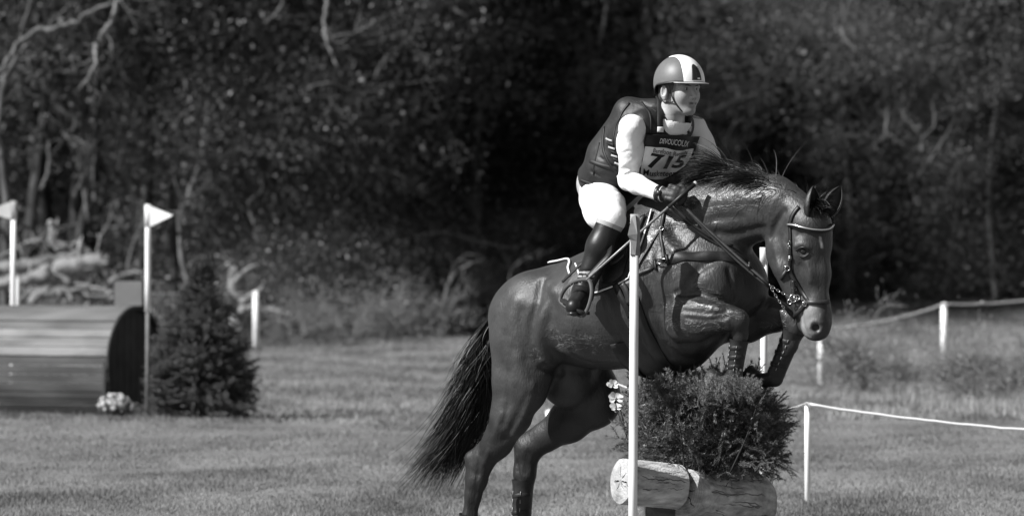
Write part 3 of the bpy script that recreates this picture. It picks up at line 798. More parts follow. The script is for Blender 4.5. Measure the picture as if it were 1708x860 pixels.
_t = np.ones(len(VB)); _lip = (1 - sm(seg_d(VB, hp(.086, -.018, -.0665), hp(.086, .018, -.0665)), .005, .010)); _t *= 1 - .42 * _lip; _mid = 1 - sm(seg_d(VB, hp(.086, -.015, -.0665), hp(.086, .015, -.0665)), .0012, .003); _t *= 1 - .6 * _mid
for s_ in (-1, 1): _t *= 1 - .55 * _w(hp(.074, s_ * .031, .001), .004, .013); _t *= 1 - .5 * _w(hp(.094, s_ * .009, -.047), .001, .006)
_t *= 1 - .12 * (1 - sm(seg_d(VB, hp(.03, -.05, -.085), hp(.075, 0, -.10)), .03, .055))
attr(RB_, 'tone', _t)
M_hairb = material('short_hair', .05, .6, .4, var=.5, scale=90, bump=.6, bscale=300, bdist=.003)
M_white_cloth = material('white_cloth', .70, .8, .2, var=.04, scale=12, bump=.5, bscale=14, bdist=.02, stretch=(1, 1, 1))
M_breeches = material('white_breeches', .70, .8, .2, var=.06, scale=12, bump=.5, bscale=9, bdist=.025)
M_vest = material('vest_nylon', .011, .55, .4, var=.25, scale=14, bump=.45, bscale=26, bdist=.010)
M_vest_edge = material('vest_trim', .006, .6, .4)
M_boot = material('boot_leather', .010, .42, .3, var=.35, scale=14, bump=.25, bscale=30, bdist=.006)
M_glove = material('glove', .013, .55, .4, var=.3, scale=40, bump=.5, bscale=110, bdist=.003)
M_helm = material('helmet_shell', .105, .48, .4, var=.06, scale=60, bump=.08, bscale=500, bdist=.001)
M_white_gloss = material('white_gloss', .74, .28, .5, var=.02)
M_black = material('black_plastic', .015, .4, .5)
def garment(name, F, mat, cut=None, smooth=2, parent=rider):
    V, Fc = F.skin(smooth)
    if cut is not None:
        m = cut(V[Fc].mean(1)); Fc = Fc[m]; u, inv = np.unique(Fc, return_inverse=True); V, Fc = V[u], inv.reshape(-1, 4)
    return keep(mesh_obj(name, V, Fc, mat), parent)
# hair under the helmet
h2 = Field(HC - .16, HC + .16, .004)
h2.ell(hp(-.016, 0, .030), (.100, .081, .092), [TX, TL, ZZ], .01); h2.ell(hp(-.05, 0, -.03), (.055, .068, .045), [TX, TL, ZZ], .03)
for s_ in (-1, 1): h2.cone(hp(.014, s_ * .064, .01), hp(.010, s_ * .063, -.015), .010, .005, .01)
h2.ell(hp(.085, 0, -.02), (.075, .12, .10), [TX, TL, ZZ], .006, 'cut'); h2.ell(hp(-.010, -.09, -.014), (.027, .026, .042), [TX, TL, ZZ], .004, 'cut')
garment('hair', h2, M_hairb)
# eyes
for s_ in (-1, 1):
    mb = MB(); ball(mb, hp(.0675, s_ * .031, .000), .0118, 10, mi=0); ball(mb, hp(.0695, s_ * .031, -.0005) + TX * .0030 , .0078, 8, mi=1)
    mb.build('eye', [material('eye_white', .5, .2, .6), M_eye], rider)
    mb = MB(); tube(mb, catmull([hp(.066, s_ * .050, .011), hp(.083, s_ * .033, .0165), hp(.088, s_ * .013, .012)], 5), [.002] * 3 + [.0032] * 5 + [.0025] * 3, 6); mb.build('eyebrow', M_hairb, rider)
    mb = MB(); tube(mb, catmull([hp(.070, s_ * .044, .002), hp(.0785, s_ * .031, .0065), hp(.075, s_ * .018, .000)], 5), .0016, 6); mb.build('eyelash', M_hairb, rider)
# shirt
F = Field(*world_box(1000, 175, 1225, 345, -.6, .15), .006)
body(F, ('arms',), .007); F.cone(CHE, NEK - ZZ * .03, .124, .088, .05, TLT, 1.4)
F.cone(NEK - ZZ * .035, hp(-.018, 0, -.135) , .078, .068, .03)                      # collar
r3 = np.random.default_rng(5)
for a, b, ra in ((SHR, ELR, .064), (SHL, ELL, .06)):
    d = unit(b - a); n1 = unit(np.cross(d, ZZ + .1)); n2 = np.cross(d, n1)
    for k in range(16):
        t = r3.uniform(.15, 1.0); c = a + (b - a) * t; th = r3.uniform(0, 6.28)
        P = [c + (n1 * math.cos(th + q * .8) + n2 * math.sin(th + q * .8)) * ra * .85 + d * q * .024 for q in np.linspace(-1.2, 1.2, 8)]
        F.brush(P, .0055, .0075 * r3.choice([-1, 1, -1]))
for k in range(12):
    d = unit(WRR - ELR); n1 = unit(np.cross(d, ZZ)); n2 = np.cross(d, n1); t = r3.uniform(.1, .95); c = ELR + (WRR - ELR) * t; th = r3.uniform(0, 6.28)
    F.brush([c + (n1 * math.cos(th + q * .6) + n2 * math.sin(th + q * .6)) * .05 + d * q * .02 for q in np.linspace(-1, 1, 6)], .008, .005 * r3.choice([-1, 1]))
d = unit(WRR - ELR); dl = unit(WRL - ELL)
SHIRT = garment('shirt', F, M_white_cloth, lambda c: ((c - WRR) @ d < .0) & (((c - WRL) @ dl < .03) | (c[:, 0] < S(1140, 300, 0)[0])) & ((c[:, 2] + .30 * ((c - HC) @ TX) < HC[2] - .142) | (c[:, 0] < S(1092, 300, 0)[0])))
# breeches
F = Field(*world_box(935, 270, 1150, 420, -.55, .32), .006)
body(F, ('hips', 'legs'), .008)
for k in range(10):
    t = r3.uniform(.1, .9); c = HIR * (1 - t) + KNR * t; d = unit(KNR - HIR); n1 = unit(np.cross(d, ZZ)); n2 = np.cross(d, n1); th = r3.uniform(0, 6.28)
    F.brush([c + (n1 * math.cos(th + q * .4) + n2 * math.sin(th + q * .4)) * .1 + d * q * .03 for q in np.linspace(-1, 1, 6)], .012, .005 * r3.choice([-1, 1]))
F.brush([S(975, 330, -.2), S(990, 362, -.35)], .02, -.004)
garment('breeches', F, M_breeches)
# boots
for kn, an, to in ((KNR, ANR, TOR), (KNL, ANL, TOL)):
    c0 = np.minimum(np.minimum(kn, an), to) - .13; c1 = np.maximum(np.maximum(kn, an), to) + .13
    F = Field(c0, c1, .005)
    m = kn * .62 + an * .38; up = unit(kn - an)
    F.cone(kn - up * .01, m, .062, .063, .03); F.cone(m, an, .062, .044, .03)
    F.cone(an, an - ZZ * .03 - (to - an) * .2, .047, .042, .02); F.cone(an - ZZ * .02, to, .048, .036, .02); F.cone(an - ZZ * .045 - (to - an) * .25, to - ZZ * .01, .036, .036, .02)
    for k in range(4): F.brush([an + up * (.03 + .02 * k) + (TX * math.cos(q) + TL * math.sin(q)) * .05 for q in np.linspace(3, 6.2, 6)], .008, -.005)
    bt = garment('boot', F, M_boot, lambda c, kn=kn, up=up: (((c - kn) @ up) + .55 * ((c - kn) @ unit(TX)) * 1.0) < .012 + 0 * c[:, 0])
    mb = MB(); d = unit(to - an); d = unit(d - ZZ * (d @ ZZ)); base = (an * .5 + to * .5) - ZZ * .062
    sl = []; 
    for q in np.linspace(0, 2 * math.pi, 24, endpoint=False): sl.append(base + d * .145 * math.cos(q) * .95 + np.cross(ZZ, d) * .042 * math.sin(q))
    tube(mb, [base - ZZ * .0, base - ZZ * .012], .001, 4)
    n = len(sl); mb.add(np.array(sl + [p - ZZ * .014 for p in sl]), [tuple(range(n))[::-1]] + [tuple(range(n, 2 * n))] + [(i, (i + 1) % n, n + (i + 1) % n, n + i) for i in range(n)])
    so = mb.build('sole', M_black); so.parent = bt
    # straps of the boot top
# gloves
F = Field(np.minimum(WRR, HCR) - .11, np.maximum(WRR, HCR) + .11, .003)
F.cone(WRR, HCR - unit(HCR - WRR) * .02, .033, .033, .02); hand(F, 1, HCR, np.array([.35, .25, .75]), np.array([-.25, -.95, .25]), .0025)
dg = unit(HCR - WRR)
garment('glove', F, M_glove, lambda c: (c - WRR) @ dg > .012, 1)
mb = MB(); ax1 = unit(np.cross(dg, ZZ)); ax2 = np.cross(dg, ax1)
ring = lambda c, r, n=20: np.array([c + r * (ax1 * math.cos(q) + ax2 * math.sin(q)) for q in np.linspace(0, 2 * math.pi, n, endpoint=False)])
tube(mb, ring(WRR + dg * .016, .0345), .002, 6, closed=True); mb.build('glove_piping', M_white_gloss, rider)
mb = MB(); rg = ring(WRR - dg * .002, .037); tube(mb, rg, .009, 6, .22, nrm=[unit(p - WRR) for p in rg], closed=True); 
box(mb, WRR - dg * .002 - ax1 * 0 + unit(S(1097, 316, -.6) - WRR) * .036, .026, .012, .024, np.array([dg, unit(np.cross(ZZ, dg)), unit(np.cross(dg, np.cross(ZZ, dg)))]).T)
mb.build('wristband', M_black, rider)
F = Field(HCL - .12, HCL + .12, .0045); F.cone(WRL, HCL, .031, .031, .02); hand(F, 1, HCL, np.array([.1, -.4, .7]), np.array([.5, .85, .2]), .0025)
garment('glove', F, M_glove, None, 1)
# body protector
VF = Field(*world_box(935, 140, 1190, 345, -.42, .33), .005)
VF.cone(PEL - TUP * .04, WAI, .138, .128, .05, TLT, 1.15); VF.cone(WAI, CHE, .125, .126, .05, TLT, 1.22)
VF.cone(CHE, NEK - ZZ * .05, .126, .086, .05, TLT, 1.42); VF.cone(SHR * .8 + SHL * .2 + ZZ * .018, SHL * .8 + SHR * .2 + ZZ * .018, .062, .062, .05)
VF.cone(S(1048, 186, -.10), S(1094, 184, -.16), .058, .055, .04); VF.cone(S(1048, 188, -.09), S(1008, 252, -.02), .060, .075, .05)
VF.cone(hp(-.01, 0, -.08), hp(.05, 0, -.175), .070, .046, .015, op='cut')             # neck opening
VF.ell(SHR + (ELR - SHR) * .22 - TL * .055, (.082, .085, .105), [TX, TL, ZZ], .02, 'cut')
VF.ell(SHL + (ELL - SHL) * .18 + TL * .045, (.085, .075, .105), [TX, TL, ZZ], .02, 'cut')
vh = VF.hit
for L_ in ([(1068, 170), (1082, 178), (1100, 178)], [(1000, 262), (1030, 280), (1062, 292)], [(1012, 228), (1024, 262), (1040, 296)], [(985, 285), (1010, 298), (1036, 306)], [(1092, 250), (1096, 300)]):
    VF.brush([vh(*p) for p in L_], .006, -.005)
hem = S(1000, 318, .0)
VEST = garment('body_protector', VF, M_vest, lambda c: ((c - hem) @ unit(TUP + .12 * FT)) > -.005)
# trims of the vest: shoulder straps with buckles, side lacing, raised collar
def strap(F, pts, w, th, mat, name, parent, off=.003, n=6, square=True, closed=False):
    P = np.array([F.hit(x, y) if len(q) == 2 else F.snap(np.array(q)) for q in pts for x, y in [q[:2]]])
    C_ = catmull(P, n, closed)
    C_ = np.array([F.snap(p, off) for p in C_]); C_[1:-1] = (C_[:-2] + 2 * C_[1:-1] + C_[2:]) / 4
    Nn = np.array([F.grad(p) for p in C_])
    mb = MB(); tube(mb, C_, w / 2, 8, th / w, nrm=Nn, square=square, closed=closed); return mb.build(name, mat, parent)
s1 = strap(VF, [(1098, 163), (1100, 180), (1100, 200), (1100, 222)], .028, .006, M_vest_edge, 'shoulder_strap', rider, .006)
s2 = strap(VF, [(1150, 192), (1148, 205), (1146, 222)], .026, .006, M_vest_edge, 'shoulder_strap', rider, .006)
M_grey = material('grey_patch', .35, .5, .4, var=.15, scale=60)
M_wpatch = material('reflective_patch', .6, .4, .5, var=.1, scale=80)
strap(VF, [(1100, 212), (1100, 220)], .030, .006, M_wpatch, 'buckle', rider, .011, 3)
strap(VF, [(1147, 211), (1145, 219)], .028, .006, M_grey, 'buckle', rider, .011, 3)
for k in range(7):
    y = 232 + 6.5 * k; x = 1012 + 2.2 * k
    strap(VF, [(x, y), (x + 10, y + 3)], .008, .004, M_vest_edge if k % 2 else M_grey, 'side_lace', rider, .004, 3)
strap(VF, [(1008, 212), (1006, 240), (1018, 275), (1040, 300)], .012, .006, M_vest_edge, 'side_binding', rider, .002)
strap(VF, [(1070, 170), (1082, 186), (1086, 212), (1082, 240)], .010, .006, M_vest_edge, 'armhole_binding', rider, .001)
strap(VF, [(1050, 172), (1034, 196), (1024, 225), (1026, 262)], .010, .006, M_vest_edge, 'armhole_binding', rider, .001)
strap(VF, [(968, 300), (985, 306), (1005, 311), (1032, 316)], .012, .006, M_vest_edge, 'hem_binding', rider, .001)
strap(VF, [(1000, 238), (994, 262), (990, 292)], .005, .004, M_vest_edge, 'seam', rider, .001)
strap(VF, [(1058, 168), (1078, 178), (1096, 188)], .005, .004, M_vest_edge, 'seam', rider, .001)
strap(VF, [(984, 268), (1004, 276), (1030, 282)], .018, .005, M_vest_edge, 'waist_strap', rider, .002)
# number bib draped over the chest
def chest(u, v, off=.006):
    """u 0..1 left-right, v 0..1 down -> a point on the front of the protector"""
    a = (1077 + (1165 - 1077) * u, 222 + 5.5 * u); b = (1058 + (1146 - 1058) * u, 300 + 6 * u)
    p = VF.hit(a[0] + (b[0] - a[0]) * v, a[1] + (b[1] - a[1]) * v); return p
nu, nv = 33, 29
gr = np.array([[chest(i / (nu - 1), j / (nv - 1)) for i in range(nu)] for j in range(nv)])
for _ in range(24):
    g2 = gr.copy(); g2[1:-1, 1:-1] = (gr[:-2, 1:-1] + gr[2:, 1:-1] + gr[1:-1, :-2] + gr[1:-1, 2:]) / 4
    g2[0, 1:-1] = (gr[0, :-2] + gr[0, 2:]) / 2; g2[-1, 1:-1] = (gr[-1, :-2] + gr[-1, 2:]) / 2; g2[1:-1, 0] = (gr[:-2, 0] + gr[2:, 0]) / 2; g2[1:-1, -1] = (gr[:-2, -1] + gr[2:, -1]) / 2; gr = g2
for j in range(nv):
    for i in range(nu):
        gr[j, i] += np.array([.25, -1, 0]) * .045 * (j / (nv - 1)) ** 1.3
        v_ = float(VF.sample(gr[j, i])); gr[j, i] += VF.grad(gr[j, i]) * max(0, .010 - v_)
du = np.gradient(gr, axis=1); dv = np.gradient(gr, axis=0); gn = np.cross(dv, du); gn /= np.linalg.norm(gn, axis=2, keepdims=True)
if gn[15, 15] @ np.array([0, -1, 0]) < 0: gn = -gn
rr_ = np.random.default_rng(2)
def bib(u, v, off=0.0):
    x, y = min(max(u, 0), .9999) * (nu - 1), min(max(v, 0), .9999) * (nv - 1); i, j = int(x), int(y); a, b = x - i, y - j
    w = lambda G_: G_[j, i] * (1 - a) * (1 - b) + G_[j, i + 1] * a * (1 - b) + G_[j + 1, i] * (1 - a) * b + G_[j + 1, i + 1] * a * b
    wr = .0035 * math.sin(u * 9 + v * 7) + .002 * math.sin(u * 21 - v * 13)
    return w(gr) + w(gn) * (off + wr + .003)
def bib_edge(v):    # left and right outline of the panel for height v
    l = .0 if v < .2 else 0.0 + .02 * math.sin(v * 3)
    r = float(np.interp(v, [0, .3, .49, .62, .69, .78, .86, .94, 1], [1, 1, .96, .90, .84, .75, .65, .54, .42]))
    return l, r
def bib_panel(v0, v1, off, name, mat, parent, grow=0.0, n=22, m=30):
    mb = MB(); V = []
    for layer in (0, .002):
        for j in range(m + 1):
            v = v0 + (v1 - v0) * j / m; l, r = bib_edge(v)
            for i in range(n + 1): V.append(bib(l - grow + (r - l + 2 * grow) * i / n, v, off - layer))
    k = (m + 1) * (n + 1); F_ = []
    for j in range(m):
        for i in range(n):
            a = j * (n + 1) + i; F_.append((a, a + n + 1, a + n + 2, a + 1)); F_.append((k + a, k + a + 1, k + a + n + 2, k + a + n + 1))
    for j in range(m):
        for i in (0, n): a = j * (n + 1) + i; F_.append((a, a + n + 1, k + a + n + 1, k + a))
    for i in range(n):
        for j in (0, m): a = j * (n + 1) + i; F_.append((a, a + 1, k + a + 1, k + a))
    mb.add(V, F_); return mb.build(name, mat, parent)
M_bib = material('bib_plastic', .72, .32, .5, var=.18, scale=9, lo=.4, hi=.7)
bb = bib_panel(0, 1, 0.0, 'number_bib', M_vest_edge, rider)
bd = bib_panel(.0, .26, .003, 'header_band', M_vest_edge, None); keep(bd, rider)
def bib_white():
    mb = MB(); V = []; n, m = 24, 30
    for j in range(m + 1):
        v = .26 + (.95 - .26) * j / m; l, r = bib_edge(v)
        for i in range(n + 1): V.append(bib(l + .02 + (max(r - .045, l + .2) - l - .02) * i / n, v, .0035))
    mb.add(V, [(j * (n + 1) + i, (j + 1) * (n + 1) + i, (j + 1) * (n + 1) + i + 1, j * (n + 1) + i + 1) for j in range(m) for i in range(n)])
    return mb.build('white_panel', M_bib, rider)
bib_white()
M_ink = material('ink', .012, .5, .4); M_ink_w = material('white_ink', .7, .5, .4); M_ink_g = material('grey_ink', .09, .5, .4)
def lettering(txt, u0, u1, v0, v1, mat, name, shear=0.0, bold=0.0, off=.006, tilt=0.0, fn=None):
    cu = bpy.data.curves.new('txt', 'FONT'); cu.body = txt; cu.size = 1; cu.shear = shear; cu.offset = bold; cu.resolution_u = 3
    ob = bpy.data.objects.new('txt', cu); COL.objects.link(ob)
    dg_ = bpy.context.evaluated_depsgraph_get(); me = bpy.data.meshes.new_from_object(ob.evaluated_get(dg_))
    bm = bmesh.new(); bm.from_mesh(me); bmesh.ops.triangulate(bm, faces=bm.faces[:]); bmesh.ops.subdivide_edges(bm, edges=[e for e in bm.edges if e.calc_length() > .12], cuts=1)
    bmesh.ops.triangulate(bm, faces=bm.faces[:])
    V = np.array([v.co[:] for v in bm.verts]); Fc = [tuple(v.index for v in f_.verts) for f_ in bm.faces]; bm.free()
    bpy.data.objects.remove(ob); bpy.data.curves.remove(cu); bpy.data.meshes.remove(me)
    mn, mx_ = V.min(0), V.max(0); q = (V - mn) / (mx_ - mn + 1e-9)
    P = [(fn or bib)(u0 + (u1 - u0) * a, v1 + (v0 - v1) * b + tilt * a, off) for a, b, _ in q]
    return keep(mesh_obj(name, P, Fc, mat, None, False), rider)
lettering('DEVOUCOUX', .28, .74, .07, .17, M_ink_w, 'lettering', 0, .006, .0055)
lettering('Barefoot Retreats', .20, .84, .28, .385, M_ink_g, 'lettering', 0, .012, .006)
lettering('715', .14, .84, .40, .70, M_ink, 'number', .18, .035, .006)
lettering('Musketeer', .08, .70, .74, .87, M_ink, 'lettering', 0, .012, .006, -.0)
# helmet
helmet = thing('riding_helmet', hp(0, 0, .07), 'dark grey riding helmet with a white front stripe and small peak', 'helmet')
HR = np.array([.128, .108, .125]); HO = (-.006, 0, .032)
def hs(az, el, k=1.0, zoff=0):   # helmet shell point
    d_ = np.array([math.cos(el) * math.cos(az), math.cos(el) * math.sin(az), math.sin(el)]) * HR * k
    return hp(HO[0] + d_[0], HO[1] + d_[1], HO[2] + d_[2] + zoff)
def rim(az):   # lower edge of the shell: higher over the face, lower at the nape, notched over the ear
    a = abs(math.degrees((az + math.pi) % (2 * math.pi) - math.pi))
    return math.radians(np.interp(a, [0, 60, 85, 110, 135, 150, 180], [-1, -1, -3, -6, -20, -26, -28]))
def shell(fn, az0, az1, na, ne, k, name, mat, el1=math.pi / 2, th=.004):
    mb = MB(); V = []
    for kk in (k, k - th / .115):
        for j in range(ne + 1):
            for i in range(na + 1):
                az = az0 + (az1 - az0) * i / na; e0 = rim(az); el = e0 + (el1 - e0) * j / ne; a2 = fn(az, el)
                V.append(hs(a2, el, kk))
    q = (na + 1) * (ne + 1); F_ = []
    for j in range(ne):
        for i in range(na):
            a = j * (na + 1) + i; F_.append((a, a + 1, a + na + 2, a + na + 1)); F_.append((q + a, q + a + na + 1, q + a + na + 2, q + a + 1))
    for i in range(na): F_.append((i, q + i, q + i + 1, i + 1))
    for j in range(ne):
        for i in (0, na): a = j * (na + 1) + i; F_.append((a, a + na + 1, q + a + na + 1, q + a))
    mb.add(V, F_); return mb.build(name, mat, helmet)
shell(lambda a, e: a, -math.pi, math.pi, 64, 24, 1.0, 'shell', M_helm)
def stripe(az, el):   # keep a near constant width, narrowing to the crown
    t = max(0, el) / (math.pi / 2); w = .070 - .018 * t
    return az * min(1.0, 1 / 1.0)
def stripe_shell():
    mb = MB(); V = []; na, ne = 24, 40
    for kk in (1.018, .99):
        for j in range(ne + 1):
            t = j / ne
            for i in range(na + 1):
                s_ = -1 + 2 * i / na; w = .066 - .030 * sm(t, .15, 1.0)
                y = s_ * w; e0 = rim(math.asin(max(-.99, min(.99, y / HR[1])))); e = e0 + (math.radians(104) - e0) * t
                # slice of the ellipsoid at lateral y
                c_ = math.sqrt(max(0, 1 - (y / (HR[1])) ** 2)) * kk
                V.append(hp(HO[0] + HR[0] * c_ * math.cos(e), HO[1] + y, HO[2] + HR[2] * c_ * math.sin(e)))
    q = (na + 1) * (ne + 1); F_ = []
    for j in range(ne):
        for i in range(na):
            a = j * (na + 1) + i; F_.append((a, a + 1, a + na + 2, a + na + 1)); F_.append((q + a, q + a + na + 1, q + a + na + 2, q + a + 1))
    for i in range(na):
        for j in (0, ne): a = j * (na + 1) + i; F_.append((a, a + 1, q + a + 1, q + a))
    for j in range(ne):
        for i in (0, na): a = j * (na + 1) + i; F_.append((a, a + na + 1, q + a + na + 1, q + a))
    mb.add(V, F_); return mb.build('white_stripe', M_white_gloss, helmet)
stripe_shell()
def hshell(y, el, k):
    c_ = math.sqrt(max(0, 1 - (y / HR[1]) ** 2)) * k; return hp(HO[0] + HR[0] * c_ * math.cos(el), HO[1] + y, HO[2] + HR[2] * c_ * math.sin(el))
mb = MB(); V = []; ne = 14
for k in (1.03, 1.0):
    for j in range(ne + 1):
        e = math.radians(3 + 36 * j / ne); w = .027 * math.sqrt(max(.02, 1 - (j / ne) ** 2.6)) * (1 - .2 * j / ne)
        for i in range(7): V.append(hshell(-.008 - w + 2 * w * i / 6, e, k))
q = 7 * (ne + 1); F_ = []
for j in range(ne):
    for i in range(6): a = j * 7 + i; F_.append((a, a + 1, a + 8, a + 7)); F_.append((q + a, q + a + 7, q + a + 8, q + a + 1))
    for i in (0, 6): a = j * 7 + i; F_.append((a, a + 7, q + a + 7, q + a))
mb.add(V, F_); vent = mb.build('vent', M_black, helmet)
mb = MB()
for j in range(7):
    e = math.radians(10 + 3.6 * j); tube(mb, [hshell(y, e, 1.035) for y in (-.013, 0, .013)], .0011, 5)
g_ = mb.build('vent_bar', M_vest, None); g_.parent = vent
mb = MB(); V = [hshell(y, math.radians(e), 1.038) for e in (5, 8) for y in (-.008, .008)]; mb.add(V, [(0, 1, 3, 2)]); g_ = mb.build('badge', M_ink_w); g_.parent = vent
# peak
mb = MB(); V = []; na = 24
for lz in (0, -.004):
    for i in range(na + 1):
        az = math.radians(-62 + 124 * i / na)
        for j in range(5):
            ext = .034 * (math.cos(az * 1.35) ** .8 if abs(az * 1.35) < 1.57 else 0) * j / 4
            p = hs(az, math.radians(-1), .985); d_ = unit(TX * math.cos(az * .4) + TL * math.sin(az * .4)); V.append(p + d_ * ext + ZZ * (lz - ext * .18 + .001))
q = 5 * (na + 1); F_ = []
for i in range(na):
    for j in range(4): a = i * 5 + j; F_.append((a, a + 5, a + 6, a + 1)); F_.append((q + a, q + a + 1, q + a + 6, q + a + 5))
    for j in (0, 4): a = i * 5 + j; F_.append((a, a + 5, q + a + 5, q + a))
mb.add(V, F_); mb.build('peak', material('peak', .30, .3, .5), helmet)
mb = MB(); tube(mb, [hs(a, rim(a), 1.0) for a in np.linspace(-math.pi, math.pi, 60, endpoint=False)], .0035, 6, closed=True); mb.build('rim_trim', M_black, helmet)
# padding showing at the nape
mb = MB()
for s_ in (-1, 1):
    tube(mb, catmull([hp(.040, s_ * .076, .030), hp(.028, s_ * .076, -.010), hp(.030, s_ * .070, -.05), hp(.052, s_ * .040, -.100), hp(.066, 0, -.124)], 6), .0045, 6, .35, nrm=TL * s_ * -1 * -1)
    tube(mb, catmull([hp(-.050, s_ * .074, .02), hp(-.034, s_ * .076, -.055), hp(.028, s_ * .070, -.060)], 6), .0035, 6, .35, nrm=TL * s_)
mb.build('chin_strap', M_black, helmet)

# ================================================================== TACK
f = HF
saddle = thing('saddle', H(1040, 400, 0), 'black jumping saddle under the rider with the iron hanging by his boot', 'saddle')
def lathand(pts, off): return [f.hit(*p, off) for p in pts]
def patch(rows, n, off, th, mat, name, parent, sub=6):
    """a leather sheet through rows of picture points, laid on the coat"""
    R_ = [catmull([f.hit(*p) for p in r_], sub) for r_ in rows]
    R_ = np.array(R_); G_ = np.array([catmull(R_[:, i], n) for i in range(R_.shape[1])]).transpose(1, 0, 2)
    P = np.array([[f.snap(p, off) for p in r_] for r_ in G_]); Q = np.array([[p - f.grad(p) * th for p in r_] for r_ in P])
    a_, b_ = P.shape[:2]; V = np.concatenate([P.reshape(-1, 3), Q.reshape(-1, 3)]); k = a_ * b_; F_ = []
    for i in range(a_ - 1):
        for j in range(b_ - 1): q = i * b_ + j; F_.append((q, q + 1, q + b_ + 1, q + b_)); F_.append((k + q, k + q + b_, k + q + b_ + 1, k + q + 1))
    for i in range(a_ - 1):
        for j in (0, b_ - 1): q = i * b_ + j; F_.append((q, q + b_, k + q + b_, k + q))
    for j in range(b_ - 1):
        for i in (0, a_ - 1): q = i * b_ + j; F_.append((q, q + 1, k + q + 1, k + q))
    mb = MB(); mb.add(V, F_); o = mb.build(name, mat, parent); return o, P
M_pad = material('saddle_pad', .030, .85, .2, var=.4, scale=60, bump=.7, bscale=150, bdist=.006)
pad = thing('saddle_pad', H(1000, 440, 0), 'dark quilted saddle pad with white piping under the saddle', 'saddle pad')
_, PP = patch([[(962, 442), (1000, 426), (1045, 395), (1088, 352)], [(966, 452), (1000, 440), (1040, 418), (1078, 385)], [(972, 470), (1000, 464), (1035, 448), (1064, 425)], [(978, 490), (1002, 486), (1028, 476), (1050, 464)]], 6, .012, .010, M_pad, 'pad', pad)
edge = np.concatenate([PP[::1, 0][::-1] * 0 + PP[:, 0], PP[-1, 1:], PP[::-1, -1][1:]])
mb = MB(); tube(mb, edge, .0042, 6, .9); mb.build('piping', M_white_gloss, pad)
# lifted rear corner of the pad
P = catmull([H(917, 449, -.02), H(926, 447.5, -.04), H(940, 444.5, -.07), H(950, 444, -.09), H(959, 448, -.11), H(965, 455, -.13), H(970, 465, -.15), H(974, 480, -.17)], 6)
P = np.array([p + f.grad(p) * max(0, .013 - float(f.sample(p))) for p in P])
mb = MB(); tube(mb, P, np.interp(np.linspace(0, 1, len(P)), [0, .08, 1], [.004, .0062, .0055]), 8, .8); mb.build('piping', M_white_gloss, pad)
mb = MB(); k_ = len(P) * 5 // 8; B_ = P[:k_] - ZZ * .016 + LATV * .0; C2 = P[:k_] + LATV * .10 - ZZ * .01; mb.add(np.concatenate([B_, C2, B_ - ZZ * .008, C2 - ZZ * .008]), [(i, i + 1, k_ + i + 1, k_ + i) for i in range(k_ - 1)] + [(2 * k_ + i, 3 * k_ + i, 3 * k_ + i + 1, 2 * k_ + i + 1) for i in range(k_ - 1)] + [(i, 2 * k_ + i, 2 * k_ + i + 1, i + 1) for i in range(k_ - 1)]); mb.build('rear_corner', M_pad, pad)
# saddle body: seat, flap, pommel
F = Field(*world_box(940, 320, 1110, 480, -.45, .45), .007)
F.chain([H(1014, 412, 0), H(1020, 406, 0), H(1030, 400, 0), H(1050, 384, 0), H(1075, 356, 0)], [.045, .070, .075, .07, .045], .04, LATV, 1.4)
F.cone(H(1072, 352, 0), H(1082, 350, 0), .03, .03, .02, LATV, 2.0)
garment('seat', F, M_leather, None, 2, saddle)
patch([[(1012, 408), (1040, 390), (1078, 362)], [(1008, 430), (1035, 420), (1064, 400)], [(1004, 452), (1030, 448), (1054, 430)], [(1010, 474), (1028, 470), (1044, 458)]], 6, .026, .008, M_leather, 'flap', saddle)
patch([[(1034, 392), (1050, 380), (1066, 364)], [(1028, 420), (1044, 412), (1060, 396)], [(1024, 446), (1034, 442), (1048, 430)]], 6, .036, .010, M_leather_worn, 'knee_roll', saddle)
# stirrup leather and iron
mb = MB(); tube(mb, catmull([f.hit(1030, 398, .05), S(1016, 422, -.50), S(998, 444, -.52), S(980, 463, -.52)], 6), .013, 8, .2, nrm=[-.5, -.8, .3], square=True); mb.build('stirrup_leather', M_leather, saddle)
mb = MB(); tube(mb, catmull([S(986, 425, -.42), S(965, 444, -.40), S(949, 459, -.38), S(938, 470, -.36)], 6), .007, 8, .3, nrm=[-.5, -.8, .3], square=True); mb.build('leather_end', M_leather, saddle)
st = [S(972, 466, -.52), S(983, 468, -.54), S(987, 484, -.57), S(984, 503, -.59), S(977, 521, -.60), S(971, 526, -.59), S(960, 522, -.55), S(945, 512, -.50), S(935, 503, -.47), S(936, 494, -.46), S(944, 480, -.48), S(957, 470, -.50)]
mb = MB(); tube(mb, catmull(st, 5, True), .0085, 8, .7, nrm=[.1, -1, .2], closed=True, square=True); iron = mb.build('stirrup_iron', material('grey_alloy', .06, .6, .2), saddle)
mb = MB(); tube(mb, [S(938, 500, -.49), S(972, 521, -.61)], .014, 8, .45, nrm=[0, -.1, 1], square=True); g_ = mb.build('stirrup_tread', M_black); g_.parent = iron
mb = MB()
for k in range(5):
    t = k / 4; box(mb, S(952 + 20 * 0 + (966 - 945) * t, 475 - 6 * t, -.505), .007, .004, .006)
g_ = mb.build('stirrup_slots', M_black); g_.parent = iron
